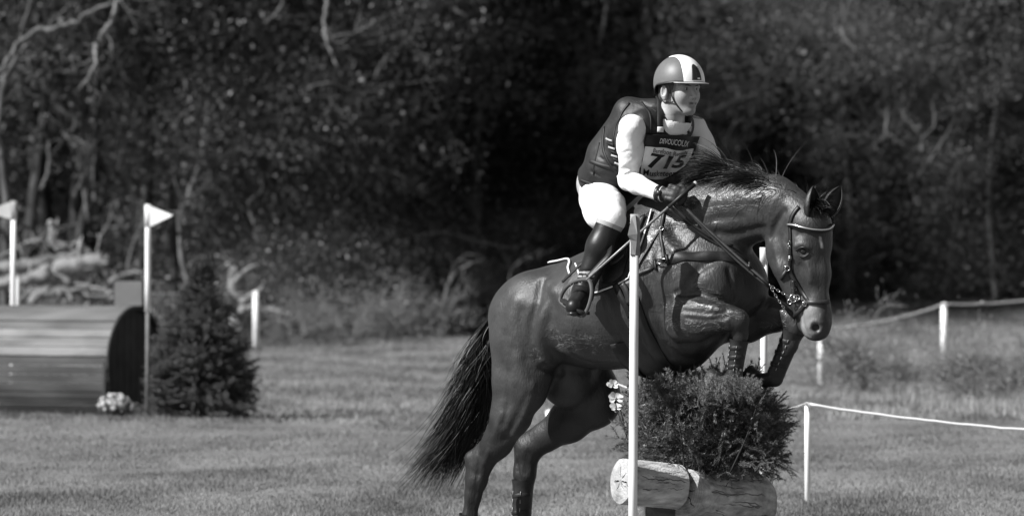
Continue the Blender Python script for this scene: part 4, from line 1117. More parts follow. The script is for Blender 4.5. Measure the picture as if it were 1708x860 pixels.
# far-side flap so the saddle is whole
def far_patch(lat0, z0, z1, off, mat, name, parent, px0, px1):
    P = []
    for j in range(9):
        z = z0 + (z1 - z0) * j / 8; row = []
        for i in range(7):
            px = px0 + (px1 - px0) * i / 6 - 20 * j / 8; q = H(px + 206 * .45, z, .45); row.append(f.ray(q, -LATV, .6) + LATV * off)
        P.append(row)
    P = np.array(P); a_, b_ = P.shape[:2]; mb = MB(); mb.add(P.reshape(-1, 3), [(i * b_ + j, i * b_ + j + 1, (i + 1) * b_ + j + 1, (i + 1) * b_ + j) for i in range(a_ - 1) for j in range(b_ - 1)])
    return mb.build(name, mat, parent)
far_patch(.3, 392, 470, .02, M_leather, 'flap', saddle, 1010, 1060)
# girth
girth = thing('girth', H(1080, 600, 0), 'wide dark leather girth round the chest of the horse behind the forearm', 'girth')
strap(f, [(1046, 468), (1058, 505), (1076, 548), (1094, 585), (1112, 612), (1122, 626)], .065, .008, M_leather, 'girth_band', girth, .006, 6)
strap(f, [(1028, 474), (1036, 492), (1046, 512), (1052, 528)], .030, .010, M_leather, 'girth_tab', girth, .012, 5)
strap(f, [(1040, 474), (1047, 485), (1052, 505)], .028, .010, M_leather_worn, 'girth_tab', girth, .016, 5)
pts = []
for k in range(9):
    a = math.radians(100 + k * 17); c = H(1075, 500, 0); q = c + LATV * .6 * math.sin(a) + ZZ * .75 * math.cos(a) + FWDV * .02
    pts.append(f.ray(q, unit(c - q), .9))
mb = MB(); P = catmull(pts[::-1], 4); tube(mb, [f.snap(p, .006) for p in P], .04, 8, .1, nrm=[f.grad(p) for p in P], square=True); mb.build('girth_band', M_leather, girth)
# breastplate
bp_ = thing('breastplate', H(1150, 430, 0), 'black leather breastplate strap across the shoulder and chest of the horse', 'breastplate')
strap(f, [(1112, 433), (1150, 428), (1190, 427), (1225, 431), (1250, 437)], .046, .006, M_leather, 'chest_strap', bp_, .004)
strap(f, [(1108, 434), (1090, 445), (1062, 458)], .018, .005, M_leather, 'side_strap', bp_, .005)
strap(f, [(1108, 432), (1104, 405), (1103, 380), (1108, 352)], .016, .005, M_leather, 'wither_strap', bp_, .006)
strap(f, [(1104, 384), (1088, 405), (1072, 430), (1062, 450)], .008, .004, M_leather, 'side_strap', bp_, .006)
mb = MB(); P = f.hit(1103, 437, .012); q = f.grad(P); u_ = unit(np.cross(q, ZZ)); w_ = np.cross(q, u_)
tube(mb, [P + u_ * a + w_ * b for a, b in ((-.018, -.012), (.018, -.012), (.018, .012), (-.018, .012))], .003, 6, closed=True); mb.build('buckle', M_steel, bp_)
mb = MB(); P = f.hit(1104, 383, .010); tube(mb, [P + u_ * .009 * math.cos(q_) + w_ * .009 * math.sin(q_) for q_ in np.linspace(0, 6.28, 12, endpoint=False)], .002, 6, closed=True); mb.build('ring', M_steel, bp_)
for px, py in ((1113, 433), (1095, 441)): strap(f, [(px - 1, py - 8), (px + 1, py + 9)], .012, .012, M_leather, 'keeper', bp_, .008, 3)
# bridle
bridle = thing('bridle', hd(1340, 370, 0), 'black leather bridle with silver-edged browband and crossed noseband on the head of the horse', 'bridle')
M_silver = material('silver_piping', .6, .25, .5, metal=.8)
def farpt(px, py): return (px, py)
bb_ = strap(f, [(1317, 375), (1330, 377), (1350, 383), (1368, 385), (1380, 383), (1386, 376)], .020, .012, M_leather, 'browband', bridle, .006)
strap(f, [(1317, 374), (1330, 376), (1350, 381.5), (1368, 383.5), (1380, 381.5), (1386, 375)], .006, .006, M_silver, 'browband_edge', bridle, .014)
strap(f, [(1333, 345), (1322, 360), (1318, 376)], .018, .006, M_leather, 'headpiece', bridle, .005)
strap(f, [(1318, 376), (1319, 400), (1319, 425), (1317, 448)], .015, .006, M_leather, 'cheekpiece', bridle, .005)
strap(f, [(1317, 448), (1322, 462), (1332, 478), (1343, 494), (1349, 503)], .018, .007, M_leather, 'noseband_cheek', bridle, .005)
strap(f, [(1346, 504), (1356, 504), (1370, 504), (1381, 503)], .020, .009, M_leather_worn, 'noseband', bridle, .006)
strap(f, [(1348, 506), (1340, 514), (1330, 522), (1326, 528)], .018, .008, M_leather, 'chin_strap', bridle, .006)
strap(f, [(1315, 447), (1309, 456), (1303, 465)], .016, .007, M_leather, 'jaw_strap', bridle, .006)
strap(f, [(1323, 468), (1324, 480), (1324, 490)], .015, .007, M_leather, 'bit_strap', bridle, .008)
mb = MB()
for px, py in ((1319, 404), (1319, 412), (1319, 430), (1324, 474), (1324, 482), (1319, 428)):
    P = f.hit(px, py, .010); q = f.grad(P); u_ = unit(np.cross(q, ZZ)); w_ = np.cross(q, u_); tube(mb, [P + u_ * a + w_ * b for a, b in ((-.010, -.005), (.010, -.005), (.010, .005), (-.010, .005))], .0018, 5, closed=True)
mb.build('buckle', M_steel, bridle)
def ring_at(c, r, n, th, name, parent, mat=None):
    n = unit(n); u_ = unit(np.cross(n, ZZ + .01)); w_ = np.cross(n, u_); mb = MB(); tube(mb, [c + r * (u_ * math.cos(q_) + w_ * math.sin(q_)) for q_ in np.linspace(0, 2 * math.pi, 20, endpoint=False)], th, 6, closed=True); return mb.build(name, mat or M_steel, parent)
gb = f.grad(f.hit(1326, 496))
bc = f.hit(1324, 497, .014)
ring_at(f.hit(1314, 447, .012), .011, gb, .0022, 'ring', bridle); ring_at(f.hit(1346, 508, .014), .010, gb, .0022, 'ring', bridle)
ring_at(bc + TX * 0, .017, gb, .0028, 'bit_ring', bridle); ring_at(S(1329, 496, bc[1] - D0 - .01), .013, gb + .2, .0026, 'bit_ring', bridle); ring_at(S(1317, 503, bc[1] - D0), .010, gb - .2, .0026, 'bit_ring', bridle); ring_at(S(1308, 521, bc[1] - D0 + .02), .010, gb, .0026, 'bit_ring', bridle)
mb = MB(); tube(mb, [bc, f.hit(1334, 500, .004)], .006, 8); mb.build('bit', M_steel, bridle)
# reins: straight leather runs from the fist, chained near the bit
reins = thing('reins', HCR, 'long leather reins running from the gloved hand to the bit', 'reins')
RB = S(1283, 474, (bc[1] - D0) - .0)
R0 = HCR + np.array([.01, -.01, -.03])
def sag(a, b, s_, n=14): t = np.linspace(0, 1, n)[:, None]; return a + (b - a) * t - ZZ * s_ * 4 * t * (1 - t)
def clear(P, off=.006): return np.array([p + f.grad(p) * max(0, off - float(f.sample(p))) for p in P])
mb = MB(); P = clear(sag(R0, RB, .006)); tube(mb, P, .0062, 8, .35, nrm=[-.3, -.8, .5], square=True); mb.build('rein', M_leather_worn, reins)
mb = MB(); P = clear(sag(R0 + ZZ * .0 + np.array([.01, .0, -.01]), RB + np.array([-.0, .03, -.012]), .018)); tube(mb, P, .006, 8, .35, nrm=[-.3, -.8, .5], square=True); mb.build('rein', M_leather, reins)
mb = MB(); P = clear(sag(HCR + np.array([-.05, 0, -.045]), f.hit(1226, 424, .01), .02)); tube(mb, P, .006, 8, .35, nrm=[-.3, -.8, .5], square=True); mb.build('rein', M_leather, reins)
mb = MB(); P = clear(sag(HCR + np.array([-.03, 0, -.035]), f.hit(1222, 410, .01), .03)); tube(mb, P, .005, 8, .35, nrm=[-.3, -.8, .5], square=True); mb.build('rein', M_leather_worn, reins)
for end in (S(1317, 494, bc[1] - D0), S(1308, 514, bc[1] - D0 + .01)):
    mb = MB(); n = 9; P = sag(RB, end, .004, n)
    for k in range(n - 1):
        a, b = P[k], P[k + 1]; m_ = (a + b) / 2; t_ = unit(b - a); s_ = unit(np.cross(t_, [0, 1, 0])) if k % 2 else np.array([0, -1, 0.]); L_ = np.linalg.norm(b - a) * .62
        tube(mb, [m_ + t_ * L_ * math.cos(q_) + s_ * .0045 * math.sin(q_) for q_ in np.linspace(0, 6.28, 10, endpoint=False)], .0018, 5, closed=True)
    mb.build('rein_chain', M_steel, reins)
mb = MB(); m_ = R0 * .22 + RB * .78; tube(mb, [m_ + ZZ * .02, m_ - ZZ * .02], .006, 8); tube(mb, [m_ + unit(RB - R0) * .008, m_ - unit(RB - R0) * .008], .011, 8); mb.build('rein_stop', M_leather, reins)
# far rein, behind the neck
mb = MB(); P = clear(sag(HCL + np.array([.0, -.02, -.04]), hd(1372, 500, .09), .03), .01); tube(mb, P, .0065, 8, .35, nrm=[.3, .8, .5], square=True); mb.build('rein', M_leather, reins)
# whip
whip = thing('riding_whip', HCR, 'thin riding whip held in the gloved hand, pointing down and back past the boot', 'whip')
w0, w1 = S(1160, 306, -.47), S(978, 466, -.60)
d_ = unit(w1 - w0)
mb = MB(); tube(mb, [w0, w0 + d_ * .17], [.0095, .0085], 10); mb.build('whip_handle', M_leather, whip)
mb = MB(); tube(mb, [w0 - d_ * .006, w0 + d_ * .004], .0115, 10); mb.build('whip_cap', M_grey, whip)
mb = MB(); tube(mb, [w0 + d_ * .17, w0 + d_ * .4, w1], [.0065, .0055, .004], 8); mb.build('whip_shaft', material('whip_shaft', .22, .35, .5, var=.3, scale=200), whip)
# tendon boots
M_shell = material('boot_shell', .014, .5, .4, var=.3, scale=20, bump=.2, bscale=60, bdist=.004)
def tendon_boot(p0, p1, r0_, r1_, lab, nrm=(-.5, -.8, .1), flare=.006, guard=None):
    t = thing('tendon_boot', p1, lab, 'horse boot', 'protective boots on the legs of the horse')
    ax = unit(p0 - p1); L_ = np.linalg.norm(p0 - p1); n = 14; P = [p1 + ax * L_ * i / (n - 1) for i in range(n)]
    R_ = [np.interp(i / (n - 1), [0, .12, .5, .9, 1], [r1_ * 1.04, r1_, (r0_ + r1_) / 2 * .97, r0_, r0_ + flare]) for i in range(n)]
    mb = MB(); tube(mb, P, R_, 20, 1.0, nrm=nrm, cap=False); tube(mb, P[::-1], [r - .003 for r in R_[::-1]], 20, 1.0, nrm=nrm, cap=False); o = mb.build('shell', M_shell, t)
    side = unit(np.cross(ax, np.array(nrm))); out = unit(np.array(nrm) - ax * (np.array(nrm) @ ax))
    for k in range(3):
        c = p1 + ax * L_ * (.22 + .27 * k); rr = np.interp(.22 + .27 * k, [0, 1], [r1_, r0_]) + .001
        mb = MB(); P2 = [c + (out * math.cos(a) + side * math.sin(a)) * rr + ax * .01 * math.sin(a) for a in np.linspace(-1.5, 1.5, 14)]
        tube(mb, P2, .009, 8, .08, nrm=[unit(p - c) for p in P2], square=True); mb.build('boot_strap', M_leather, t)
    for a_ in (-.55, .35):
        mb = MB(); 
        for k in range(6):
            c = p1 + ax * L_ * (.12 + .13 * k); rr = np.interp(.12 + .13 * k, [0, 1], [r1_, r0_]) + .003
            q_ = c + (out * math.cos(a_) + side * math.sin(a_)) * rr; tube(mb, [q_, q_ + ax * L_ * .06], .0014, 5)
        o_ = mb.build('stitching', M_grey, t); o_['kind'] = 'stuff'
    return t
tendon_boot(H(1233, 566, -.15), H(1225, 624, -.15), .042, .037, 'dark boot on the near foreleg, above the fir sprigs left of the far foreleg')
tendon_boot(H(1324, 552, .14), H(1294, 624, .13), .047, .041, 'dark boot on the far foreleg below the muzzle of the horse')
tendon_boot(H(783, 858, -.14), H(776, 905, -.14), .045, .045, 'dark boot on the trailing near hind leg at the lower left')
tendon_boot(H(873, 800, .13), H(868, 905, .13), .050, .045, 'tall dark boot on the far hind leg, right of the other hind leg')
# hooves
M_hoof = material('hoof', .02, .5, .4, var=.4, scale=30, bump=.3, bscale=40)
for p0, p1 in ((H(1199, 636, -.15), H(1186, 630, -.15)), (H(1262, 632, .13), H(1250, 624, .13)), (H(769, 938, -.14), H(763, 955, -.14)), (H(863, 948, .13), H(858, 962, .13))):
    d_ = unit(p1 - p0); mb = MB(); tube(mb, [p0 - d_ * .012, p0 + d_ * .02, p0 + d_ * .055], [.034, .038, .044], 16, 1); mb.build('hoof', M_hoof, horse)
# ================================================================== GROUND
def gz(x, y):
    x = np.asarray(x, float); y = np.asarray(y, float)
    r = sm((x + 4) / 9.0, 0, 1)
    return sm(y, 84, 128) * (1.15 * r) + .03 * np.sin(x * .7 + y * .23) * sm(y, 36, 60) + sm(y, 150, 230) * 9
def ground():
    xs = np.concatenate([np.linspace(-260, -34, 14), np.linspace(-30, 30, 121), np.linspace(34, 260, 14)])
    ys = np.concatenate([np.linspace(-60, 20, 9), np.linspace(24, 150, 253), np.linspace(156, 620, 40)])
    X, Y = np.meshgrid(xs, ys); Z = gz(X, Y)
    V = np.stack([X, Y, Z], -1).reshape(-1, 3); n = len(xs)
    a = (np.arange(len(ys) - 1)[:, None] * n + np.arange(n - 1)[None]).ravel()
    m = bpy.data.materials.new('meadow_soil'); m.use_nodes = True; N, L = m.node_tree.nodes, m.node_tree.links; b = N['Principled BSDF']
    b.inputs['Roughness'].default_value = .9; b.inputs['Specular IOR Level'].default_value = .2
    tc = N.new('ShaderNodeTexCoord'); mp = N.new('ShaderNodeMapping'); mp.inputs['Scale'].default_value = (1, .35, 1); L.new(tc.outputs['Object'], mp.inputs[0])
    n1 = N.new('ShaderNodeTexNoise'); n1.inputs['Scale'].default_value = 1.1; n1.inputs['Detail'].default_value = 7; n1.inputs['Roughness'].default_value = .65; L.new(mp.outputs[0], n1.inputs['Vector'])
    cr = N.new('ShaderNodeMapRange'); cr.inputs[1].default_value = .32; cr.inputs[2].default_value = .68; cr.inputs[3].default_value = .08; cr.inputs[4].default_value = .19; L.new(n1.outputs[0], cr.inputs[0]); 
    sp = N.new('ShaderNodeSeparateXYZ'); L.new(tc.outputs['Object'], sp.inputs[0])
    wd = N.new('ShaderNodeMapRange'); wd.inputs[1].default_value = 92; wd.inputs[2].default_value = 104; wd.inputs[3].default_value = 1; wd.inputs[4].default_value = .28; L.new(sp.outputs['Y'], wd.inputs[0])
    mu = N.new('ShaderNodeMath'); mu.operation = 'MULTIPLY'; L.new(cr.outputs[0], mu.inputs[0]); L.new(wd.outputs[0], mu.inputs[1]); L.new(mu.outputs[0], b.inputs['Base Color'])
    n2 = N.new('ShaderNodeTexNoise'); n2.inputs['Scale'].default_value = 14; n2.inputs['Detail'].default_value = 6; L.new(tc.outputs['Object'], n2.inputs['Vector'])
    bp = N.new('ShaderNodeBump'); bp.inputs['Strength'].default_value = .8; bp.inputs['Distance'].default_value = .05; L.new(n2.outputs[0], bp.inputs['Height']); L.new(bp.outputs[0], b.inputs['Normal'])
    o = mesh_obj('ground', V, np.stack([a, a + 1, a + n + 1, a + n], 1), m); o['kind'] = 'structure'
ground()
def veg_material(name, base, var=.5, trans=.3, rough=.5, spec=.4, patch=0.0):
    m = bpy.data.materials.new(name); m.use_nodes = True; N, L = m.node_tree.nodes, m.node_tree.links; b = N['Principled BSDF']
    g = N.new('ShaderNodeNewGeometry'); r = N.new('ShaderNodeMapRange'); r.inputs[3].default_value = base * (1 - var); r.inputs[4].default_value = base * (1 + var); L.new(g.outputs['Random Per Island'], r.inputs[0])
    if patch:      # dry and lush patches of the meadow
        tc = N.new('ShaderNodeTexCoord'); mp = N.new('ShaderNodeMapping'); mp.inputs['Scale'].default_value = (1, .3, 1); L.new(tc.outputs['Object'], mp.inputs[0])
        pn = N.new('ShaderNodeTexNoise'); pn.inputs['Scale'].default_value = .8; pn.inputs['Detail'].default_value = 7; pn.inputs['Roughness'].default_value = .65; L.new(mp.outputs[0], pn.inputs['Vector'])
        pr = N.new('ShaderNodeMapRange'); pr.inputs[1].default_value = .36; pr.inputs[2].default_value = .64; pr.inputs[3].default_value = 1 - patch; pr.inputs[4].default_value = 1 + patch; L.new(pn.outputs[0], pr.inputs[0])
        pm = N.new('ShaderNodeMath'); pm.operation = 'MULTIPLY'; L.new(r.outputs[0], pm.inputs[0]); L.new(pr.outputs[0], pm.inputs[1]); r = pm
    L.new(r.outputs[0], b.inputs['Base Color']); b.inputs['Roughness'].default_value = rough; b.inputs['Specular IOR Level'].default_value = spec
    t = N.new('ShaderNodeBsdfTranslucent'); L.new(r.outputs[0], t.inputs[0]); mx = N.new('ShaderNodeMixShader'); mx.inputs[0].default_value = trans
    L.new(b.outputs[0], mx.inputs[1]); L.new(t.outputs[0], mx.inputs[2]); L.new(mx.outputs[0], N['Material Output'].inputs[0]); return m
M_grass = veg_material('grass_blade', .21, .28, .35, .6, .25, .5)
M_dry = veg_material('dry_stem', .30, .5, .3, .7, .2)
M_leaf = veg_material('glossy_leaf', .115, .6, .25, .42, .5)
M_leaf2 = veg_material('soft_leaf', .12, .5, .35, .5, .4)
M_ivy = veg_material('dark_leaf', .10, .5, .35, .5, .3)
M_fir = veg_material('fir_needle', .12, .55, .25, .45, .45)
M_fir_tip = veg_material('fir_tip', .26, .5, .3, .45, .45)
M_bark = material('bark', .08, .9, .2, var=.45, scale=6, bump=.8, bscale=22, bdist=.03, stretch=(1, 1, .25))
M_bark_pale = material('pale_bark', .15, .85, .2, var=.4, scale=5, bump=.7, bscale=18, bdist=.03, stretch=(1, 1, .3))
M_bark_dark = material('dark_bark', .045, .9, .2, var=.45, scale=6, bump=.8, bscale=22, bdist=.03, stretch=(1, 1, .25))
def blades(n, seed, d0, d1, h0, h1, w, mat, name, pxr=(-120, 1828), reg=None, lean=.35):
    r = np.random.default_rng(seed)
    d = 1 / (1 / d0 + (1 / d1 - 1 / d0) * r.uniform(size=n)); px = r.uniform(pxr[0], pxr[1], n); x = (px - 854) / FPX * d
    cl = .5 + .5 * np.sin(x * 3.1 + 1.3 * np.sin(d * 1.7)) * np.sin(d * .9 + 2 * np.sin(x * .8)); cl = .55 + .75 * cl
    if reg is not None:
        k = reg(px, d, x); x, d, cl = x[k], d[k], cl[k]; n = len(x)
    z = gz(x, d); hh = r.uniform(h0, h1, n) * cl; a = r.uniform(0, 6.28, n); b = r.uniform(0, 6.28, n); ln = r.uniform(.1, 1, n) * lean
    s = np.stack([np.cos(a), np.sin(a), 0 * a], 1) * (w * r.uniform(.6, 1.4, n))[:, None]
    p = np.stack([x, d, z - .005], 1); t = p + np.stack([np.cos(b) * ln * hh, np.sin(b) * ln * hh, hh], 1)
    V = np.stack([p - s, p + s, t], 1).reshape(-1, 3)
    return mesh_obj(name, V, np.arange(3 * n).reshape(-1, 3), mat, None, False)
G1 = blades(230000, 1, 30, 50, .010, .032, .0045, M_grass, 'grass'); tag(G1, 'short mown meadow grass in front of the fir fence', 'grass', kind='stuff')
G0 = blades(60000, 9, 17, 30, .012, .035, .0035, M_grass, 'grass', (-700, 2400)); tag(G0, 'short turf at the take-off under the jump, below the picture', 'grass', kind='stuff')
G2 = blades(150000, 2, 50, 104, .02, .06, .009, M_grass, 'grass'); tag(G2, 'short meadow grass from the log roller back to the wood edge', 'grass', kind='stuff')
G3 = blades(34000, 3, 48, 98, .06, .18, .006, M_dry, 'rough_grass', (1380, 1840), lambda px, d, x: (np.sin(x * 2.2 + d * .31) * np.sin(d * .42 + x) > .15) & (d > 50)); tag(G3, 'taller pale rough grass among the string fence posts on the right', 'grass', kind='stuff')
G4 = blades(40000, 4, 86, 106, .04, .13, .009, M_grass, 'rough_grass', (380, 1840), lambda px, d, x: np.sin(x * 1.3) + np.sin(d * .9) > -.6); tag(G4, 'unmown grass fringe in the shade along the foot of the wood', 'grass', kind='stuff')

# ================================================================== plants
def branch_mesh(seed, L, r0_, levels, nch, spread, gnarl=.18, up=.05, sides=6):
    """skeleton of a tree or bush: list of (points, radii), and the tips"""
    r = np.random.default_rng(seed); out = []; tips = []
    def grow(p, d, L_, rad, lev):
        n = 7 if lev == 0 else 5; P = [p.copy()]; R_ = [rad]
        for i in range(n):
            d = unit(d + r.normal(0, gnarl, 3) + np.array([0, 0, up])); p = p + d * L_ / n; P.append(p.copy()); R_.append(rad * (1 - .72 * (i + 1) / n))
        out.append((np.array(P), np.array(R_), lev))
        if lev < levels:
            for k in range(nch[lev]):
                t = r.uniform(.25 if lev else .30, 1.0); q = t * n; i = min(int(q), n - 1); b = P[i] + (P[i + 1] - P[i]) * (q - i)
                dd = unit(P[i + 1] - P[i]); s = unit(np.cross(dd, r.normal(size=3))); nd = unit(dd * math.cos(spread) + s * math.sin(spread))
                grow(b, nd, L_ * r.uniform(.38, .62), R_[i] * .55, lev + 1)
        tips.append(P[-1]); tips.append(P[-2])
    grow(np.zeros(3), np.array([0, 0, 1.0]), L, r0_, 0)
    return out, np.array(tips)
def wood_meshes(name, seed, L, r0_, levels, nch, spread, nleaf, lsize, lmat, bmat, gnarl=.18, clump=.45, low=0.0, squash=1.0, sides=6, up=.05, col=None, stems=0):
    sk, tips = branch_mesh(seed, L, r0_, levels, nch, spread, gnarl, up)
    if stems:      # a bush: many stems from one root
        rs = np.random.default_rng(seed + 5)
        for k in range(stems):
            s2, t2 = branch_mesh(seed + 7 * k + 1, L * rs.uniform(.6, 1.1), r0_ * .6, levels, nch, spread, gnarl, up); a = rs.uniform(0, 6.28); tl = rs.uniform(.25, 1.15)
            M_ = np.array(Matrix.Rotation(a, 3, 'Z') @ Matrix.Rotation(tl, 3, 'Y')); o2 = np.array([rs.normal(0, .08), rs.normal(0, .08), 0])
            fl = lambda P: (lambda Q: np.concatenate([Q[:, :2], np.maximum(Q[:, 2:], .02)], 1))(P @ M_.T + o2)
            sk += [(fl(P), R_, lev) for P, R_, lev in s2]; tips = np.concatenate([tips, fl(t2)])
    t_ = MB(); l_ = MB()
    for P, R_, lev in sk: tube(t_ if lev == 0 else l_, P, np.maximum(R_, .006), sides if lev < 2 else 4, cap=False)
    res = {}
    res['trunk'] = (np.concatenate(t_.v), t_.f, bmat); res['limbs'] = (np.concatenate(l_.v), l_.f, bmat)
    if nleaf:
        r = np.random.default_rng(seed + 99); tips = tips[tips[:, 2] > low]
        if col:
            q = r.uniform(0, 6.28, col[0]); w = col[1] * np.sqrt(r.uniform(0, 1, col[0])); tips = np.concatenate([tips, np.stack([w * np.cos(q), w * np.sin(q), r.uniform(col[2], col[3], col[0])], 1)])
        c = tips[r.integers(0, len(tips), nleaf)] + r.normal(0, clump, (nleaf, 3)) * np.array([1, 1, .7])
        c[:, 2] = np.maximum(c[:, 2], .05 + r.uniform(0, .4, nleaf))
        nrm = r.normal(size=(nleaf, 3)) + np.array([-.35, -.3, .8]); nrm /= np.linalg.norm(nrm, axis=1, keepdims=True)
        a = np.cross(nrm, r.normal(size=(nleaf, 3))); a /= np.linalg.norm(a, axis=1, keepdims=True); b = np.cross(nrm, a); s = lsize * r.uniform(.6, 1.4, nleaf)[:, None]
        V = np.stack([c - a * s, c + b * s * .5 + nrm * s * .12, c + a * s, c - b * s * .5 + nrm * s * .12], 1).reshape(-1, 3)
        res['crown'] = (V, np.arange(4 * nleaf).reshape(-1, 4), lmat)
    ms = {}
    for k, (V, F_, m) in res.items():
        o = mesh_obj(k, V, F_, m, None, k != 'crown'); ms[k] = o.data; bpy.data.objects.remove(o)
    return ms
def plant(ms, name, loc, rz, sc, label, cat, group=None):
    t = thing(name, loc, label, cat, group); t.rotation_euler = (0, 0, rz); t.scale = (sc, sc, sc)
    for k, me in ms.items():
        c = bpy.data.objects.new(k, me); COL.objects.link(c); c.parent = t
    return t
q_ = 1
T_leafy = [wood_meshes('a', 21 + i, 9.5, .18, 3, [13, 7, 4], .95, int(40000 * q_), .050, M_leaf, M_bark, .13, .34, 1.0, col=(420, 1.9, .3, 6.5)) for i in range(2)]
T_soft = [wood_meshes('b', 31 + i, 10.5, .17, 3, [11, 7, 4], .9, int(30000 * q_), .060, M_leaf2, M_bark_dark, .12, .42, 1.5, col=(200, 1.8, .5, 7)) for i in range(2)]
T_dark = [wood_meshes('c', 41 + i, 10.0, .17, 3, [14, 7, 4], 1.0, int(34000 * q_), .065, M_ivy, M_bark_dark, .12, .45, .6, col=(260, 1.9, .2, 7)) for i in range(2)]
T_bare = [wood_meshes('d', 51 + i, 8.5, .13, 3, [10, 8, 5], .8, int(4500 * q_), .05, M_leaf2, M_bark_dark, .20, .5, 1.0) for i in range(3)]
T_bush = [wood_meshes('e', 61 + i, 2.0, .04, 2, [8, 4], 1.0, int(9000 * q_), .040, [M_leaf, M_ivy][i], M_bark_dark, .2, .24, .1, stems=7) for i in range(2)]
T_twig = [wood_meshes('f', 71 + i, 1.3, .022, 2, [7, 4], .8, int(500 * q_), .03, M_dry, material('pale_twig', .15, .8, .2, var=.3, scale=20), .22, .2, .05, sides=5, stems=13) for i in range(2)]
# canopy trees added to shade the wood, boughs starting above the picture
T_high = [wood_meshes('g', 81 + i, 15.0, .20, 3, [12, 8, 4], 1.15, int(22000 * q_), .09, M_leaf2, M_bark_dark, .09, .9, 7.5) for i in range(2)]
rw = np.random.default_rng(77)
def at(px, d): x = (px - 854) / FPX * d; return np.array([x, d, float(gz(x, d))])
GRP = 'trees of the wood behind the meadow'
L_leafy = 'leafy evergreen tree with glossy speckled leaves in the wood behind the left flags'
L_soft = 'soft leafy tree half in shade in the wood behind the rider'
L_dark = 'dense dark evergreen tree in the deep shade of the wood'
L_bare = 'thin bare branched tree at the left end of the wood'
L_high = 'tall canopy tree added to shade the wood, rising out of the top of the picture'
k = 0
for px, d, sc in ((300, 101, .95), (400, 98, 1.0), (480, 99, 1.05), (560, 101, 1.0), (640, 104, .95), (345, 107, 1.1), (520, 107, 1.1)):
    plant(T_leafy[k % 2], 'leafy_tree', at(px, d), rw.uniform(0, 6), sc * (.85 if d < 104 else 1), L_leafy, 'tree', GRP + ', glossy leaved'); k += 1
for px, d, sc in ((1168, 103, .62), (1420, 107, .6), (1585, 105, .55), (930, 114, 1.0), (1010, 111, 1.05), (1110, 114, 1.0), (1200, 113, 1.0), (980, 120, 1.1), (1150, 122, 1.1), (1060, 118, 1.0)):
    plant(T_soft[k % 2], 'leafy_tree', at(px, d), rw.uniform(0, 6), sc * (.8 if d < 116 else 1), L_soft, 'tree', GRP + ', soft leaved'); k += 1
for px, d, sc in ((720, 113, 1.0), (800, 112, 1.0), (870, 116, 1.0), (760, 121, 1.1), (1285, 113, 1.0), (1370, 112, 1.05), (1450, 113, 1.0), (1530, 111, 1.0), (1610, 109, 1.05), (1690, 108, 1.0), (1770, 106, 1.0), (1330, 127, 1.2), (1490, 129, 1.2), (1650, 128, 1.2), (860, 126, 1.2), (620, 118, 1.1)):
    plant(T_dark[k % 2], 'evergreen_tree', at(px, d), rw.uniform(0, 6), sc * (.75 if d < 117 else 1.05), L_dark, 'tree', GRP + ', dark evergreens'); k += 1
for px, d, sc in ((-40, 96, 1.0), (40, 98, 1.0), (100, 97, 1.05), (165, 99, 1.0), (225, 98, .95), (20, 104, 1.1), (140, 106, 1.1), (255, 104, 1.0), (300, 97, .8)):
    plant(T_bare[k % 3], 'bare_tree', at(px, d), rw.uniform(0, 6), sc, L_bare, 'tree', GRP + ', bare thin ones'); k += 1
for px, d, sc in ((-60, 114, 1.1), (60, 113, 1.1), (170, 116, 1.1), (270, 118, 1.1), (420, 118, 1.2), (1010, 134, 1.2), (1180, 136, 1.2), (560, 124, 1.2), (720, 132, 1.3)):
    plant(T_dark[k % 2], 'evergreen_tree', at(px, d), rw.uniform(0, 6), sc, L_dark, 'tree', GRP + ', dark evergreens'); k += 1
for px, d, sc in ((250, 110, 1.0), (90, 108, 1.0), (-250, 100, 1.1), (500, 92, .0)):
    if sc: plant(T_high[k % 2], 'added_canopy_tree', at(px, d), rw.uniform(0, 6), sc, L_high, 'tree', GRP + ', tall canopy added for shade'); k += 1
# undergrowth
for px, d, sc in ((480, 95, .8), (545, 96, .9), (610, 97, .75), (670, 99, .8), (740, 102, .9), (820, 104, .9), (900, 106, .9), (1230, 112, 1.0), (1320, 113, .9), (1420, 114, 1.0), (1510, 114, .9), (1600, 113, 1.0), (1690, 111, .9), (980, 106, .9), (1060, 107, .9), (1150, 108, .9)):
    plant(T_bush[(k + (px > 1200)) % 2], 'woodland_bush', at(px, d), rw.uniform(0, 6), sc, 'low leafy bush at the shaded foot of the wood', 'bush', 'bushes along the foot of the wood'); k += 1
for px, d, sc in ((455, 91, .55), (500, 90, .6), (540, 91, .65), (590, 92, .6), (640, 93, .65), (700, 95, .7), (760, 97, .7), (820, 99, .75), (880, 100, .7), (340, 93, .8), (60, 92, .7), (120, 93, .8)):
    plant(T_twig[k % 2], 'twiggy_bush', at(px, d), rw.uniform(0, 6), sc, 'pale twiggy bare bush on the edge of the meadow below the wood', 'bush', 'bare bushes along the wood edge'); k += 1
for px, d, sc, lab in ((1437, 62, .60, 'pale twiggy weed clump between the two string fence posts on the right'), (1480, 63, .34, 'small low weed clump just right of the pale twiggy one'), (1625, 58, .50, 'bare pale twiggy clump in the rough grass towards the right edge'), (1690, 57, .46, 'rightmost pale twiggy clump, cut by the right edge of the photo'), (1410, 66, .28, 'small twiggy tuft just right of the post under the muzzle')):
    plant(T_twig[k % 2], 'weed_clump', at(px, d), rw.uniform(0, 6), sc, lab, 'weed'); k += 1
for px, d, sc in ((1445, 64, .20), (1500, 64, .16), (1600, 60, .20), (1660, 59, .22), (1715, 58, .22)):
    plant(T_bush[k % 2], 'low_shrub', at(px, d), rw.uniform(0, 6), sc, 'small leafy shrub in the rough grass behind the low string fence', 'shrub', 'small shrubs in the rough grass'); k += 1
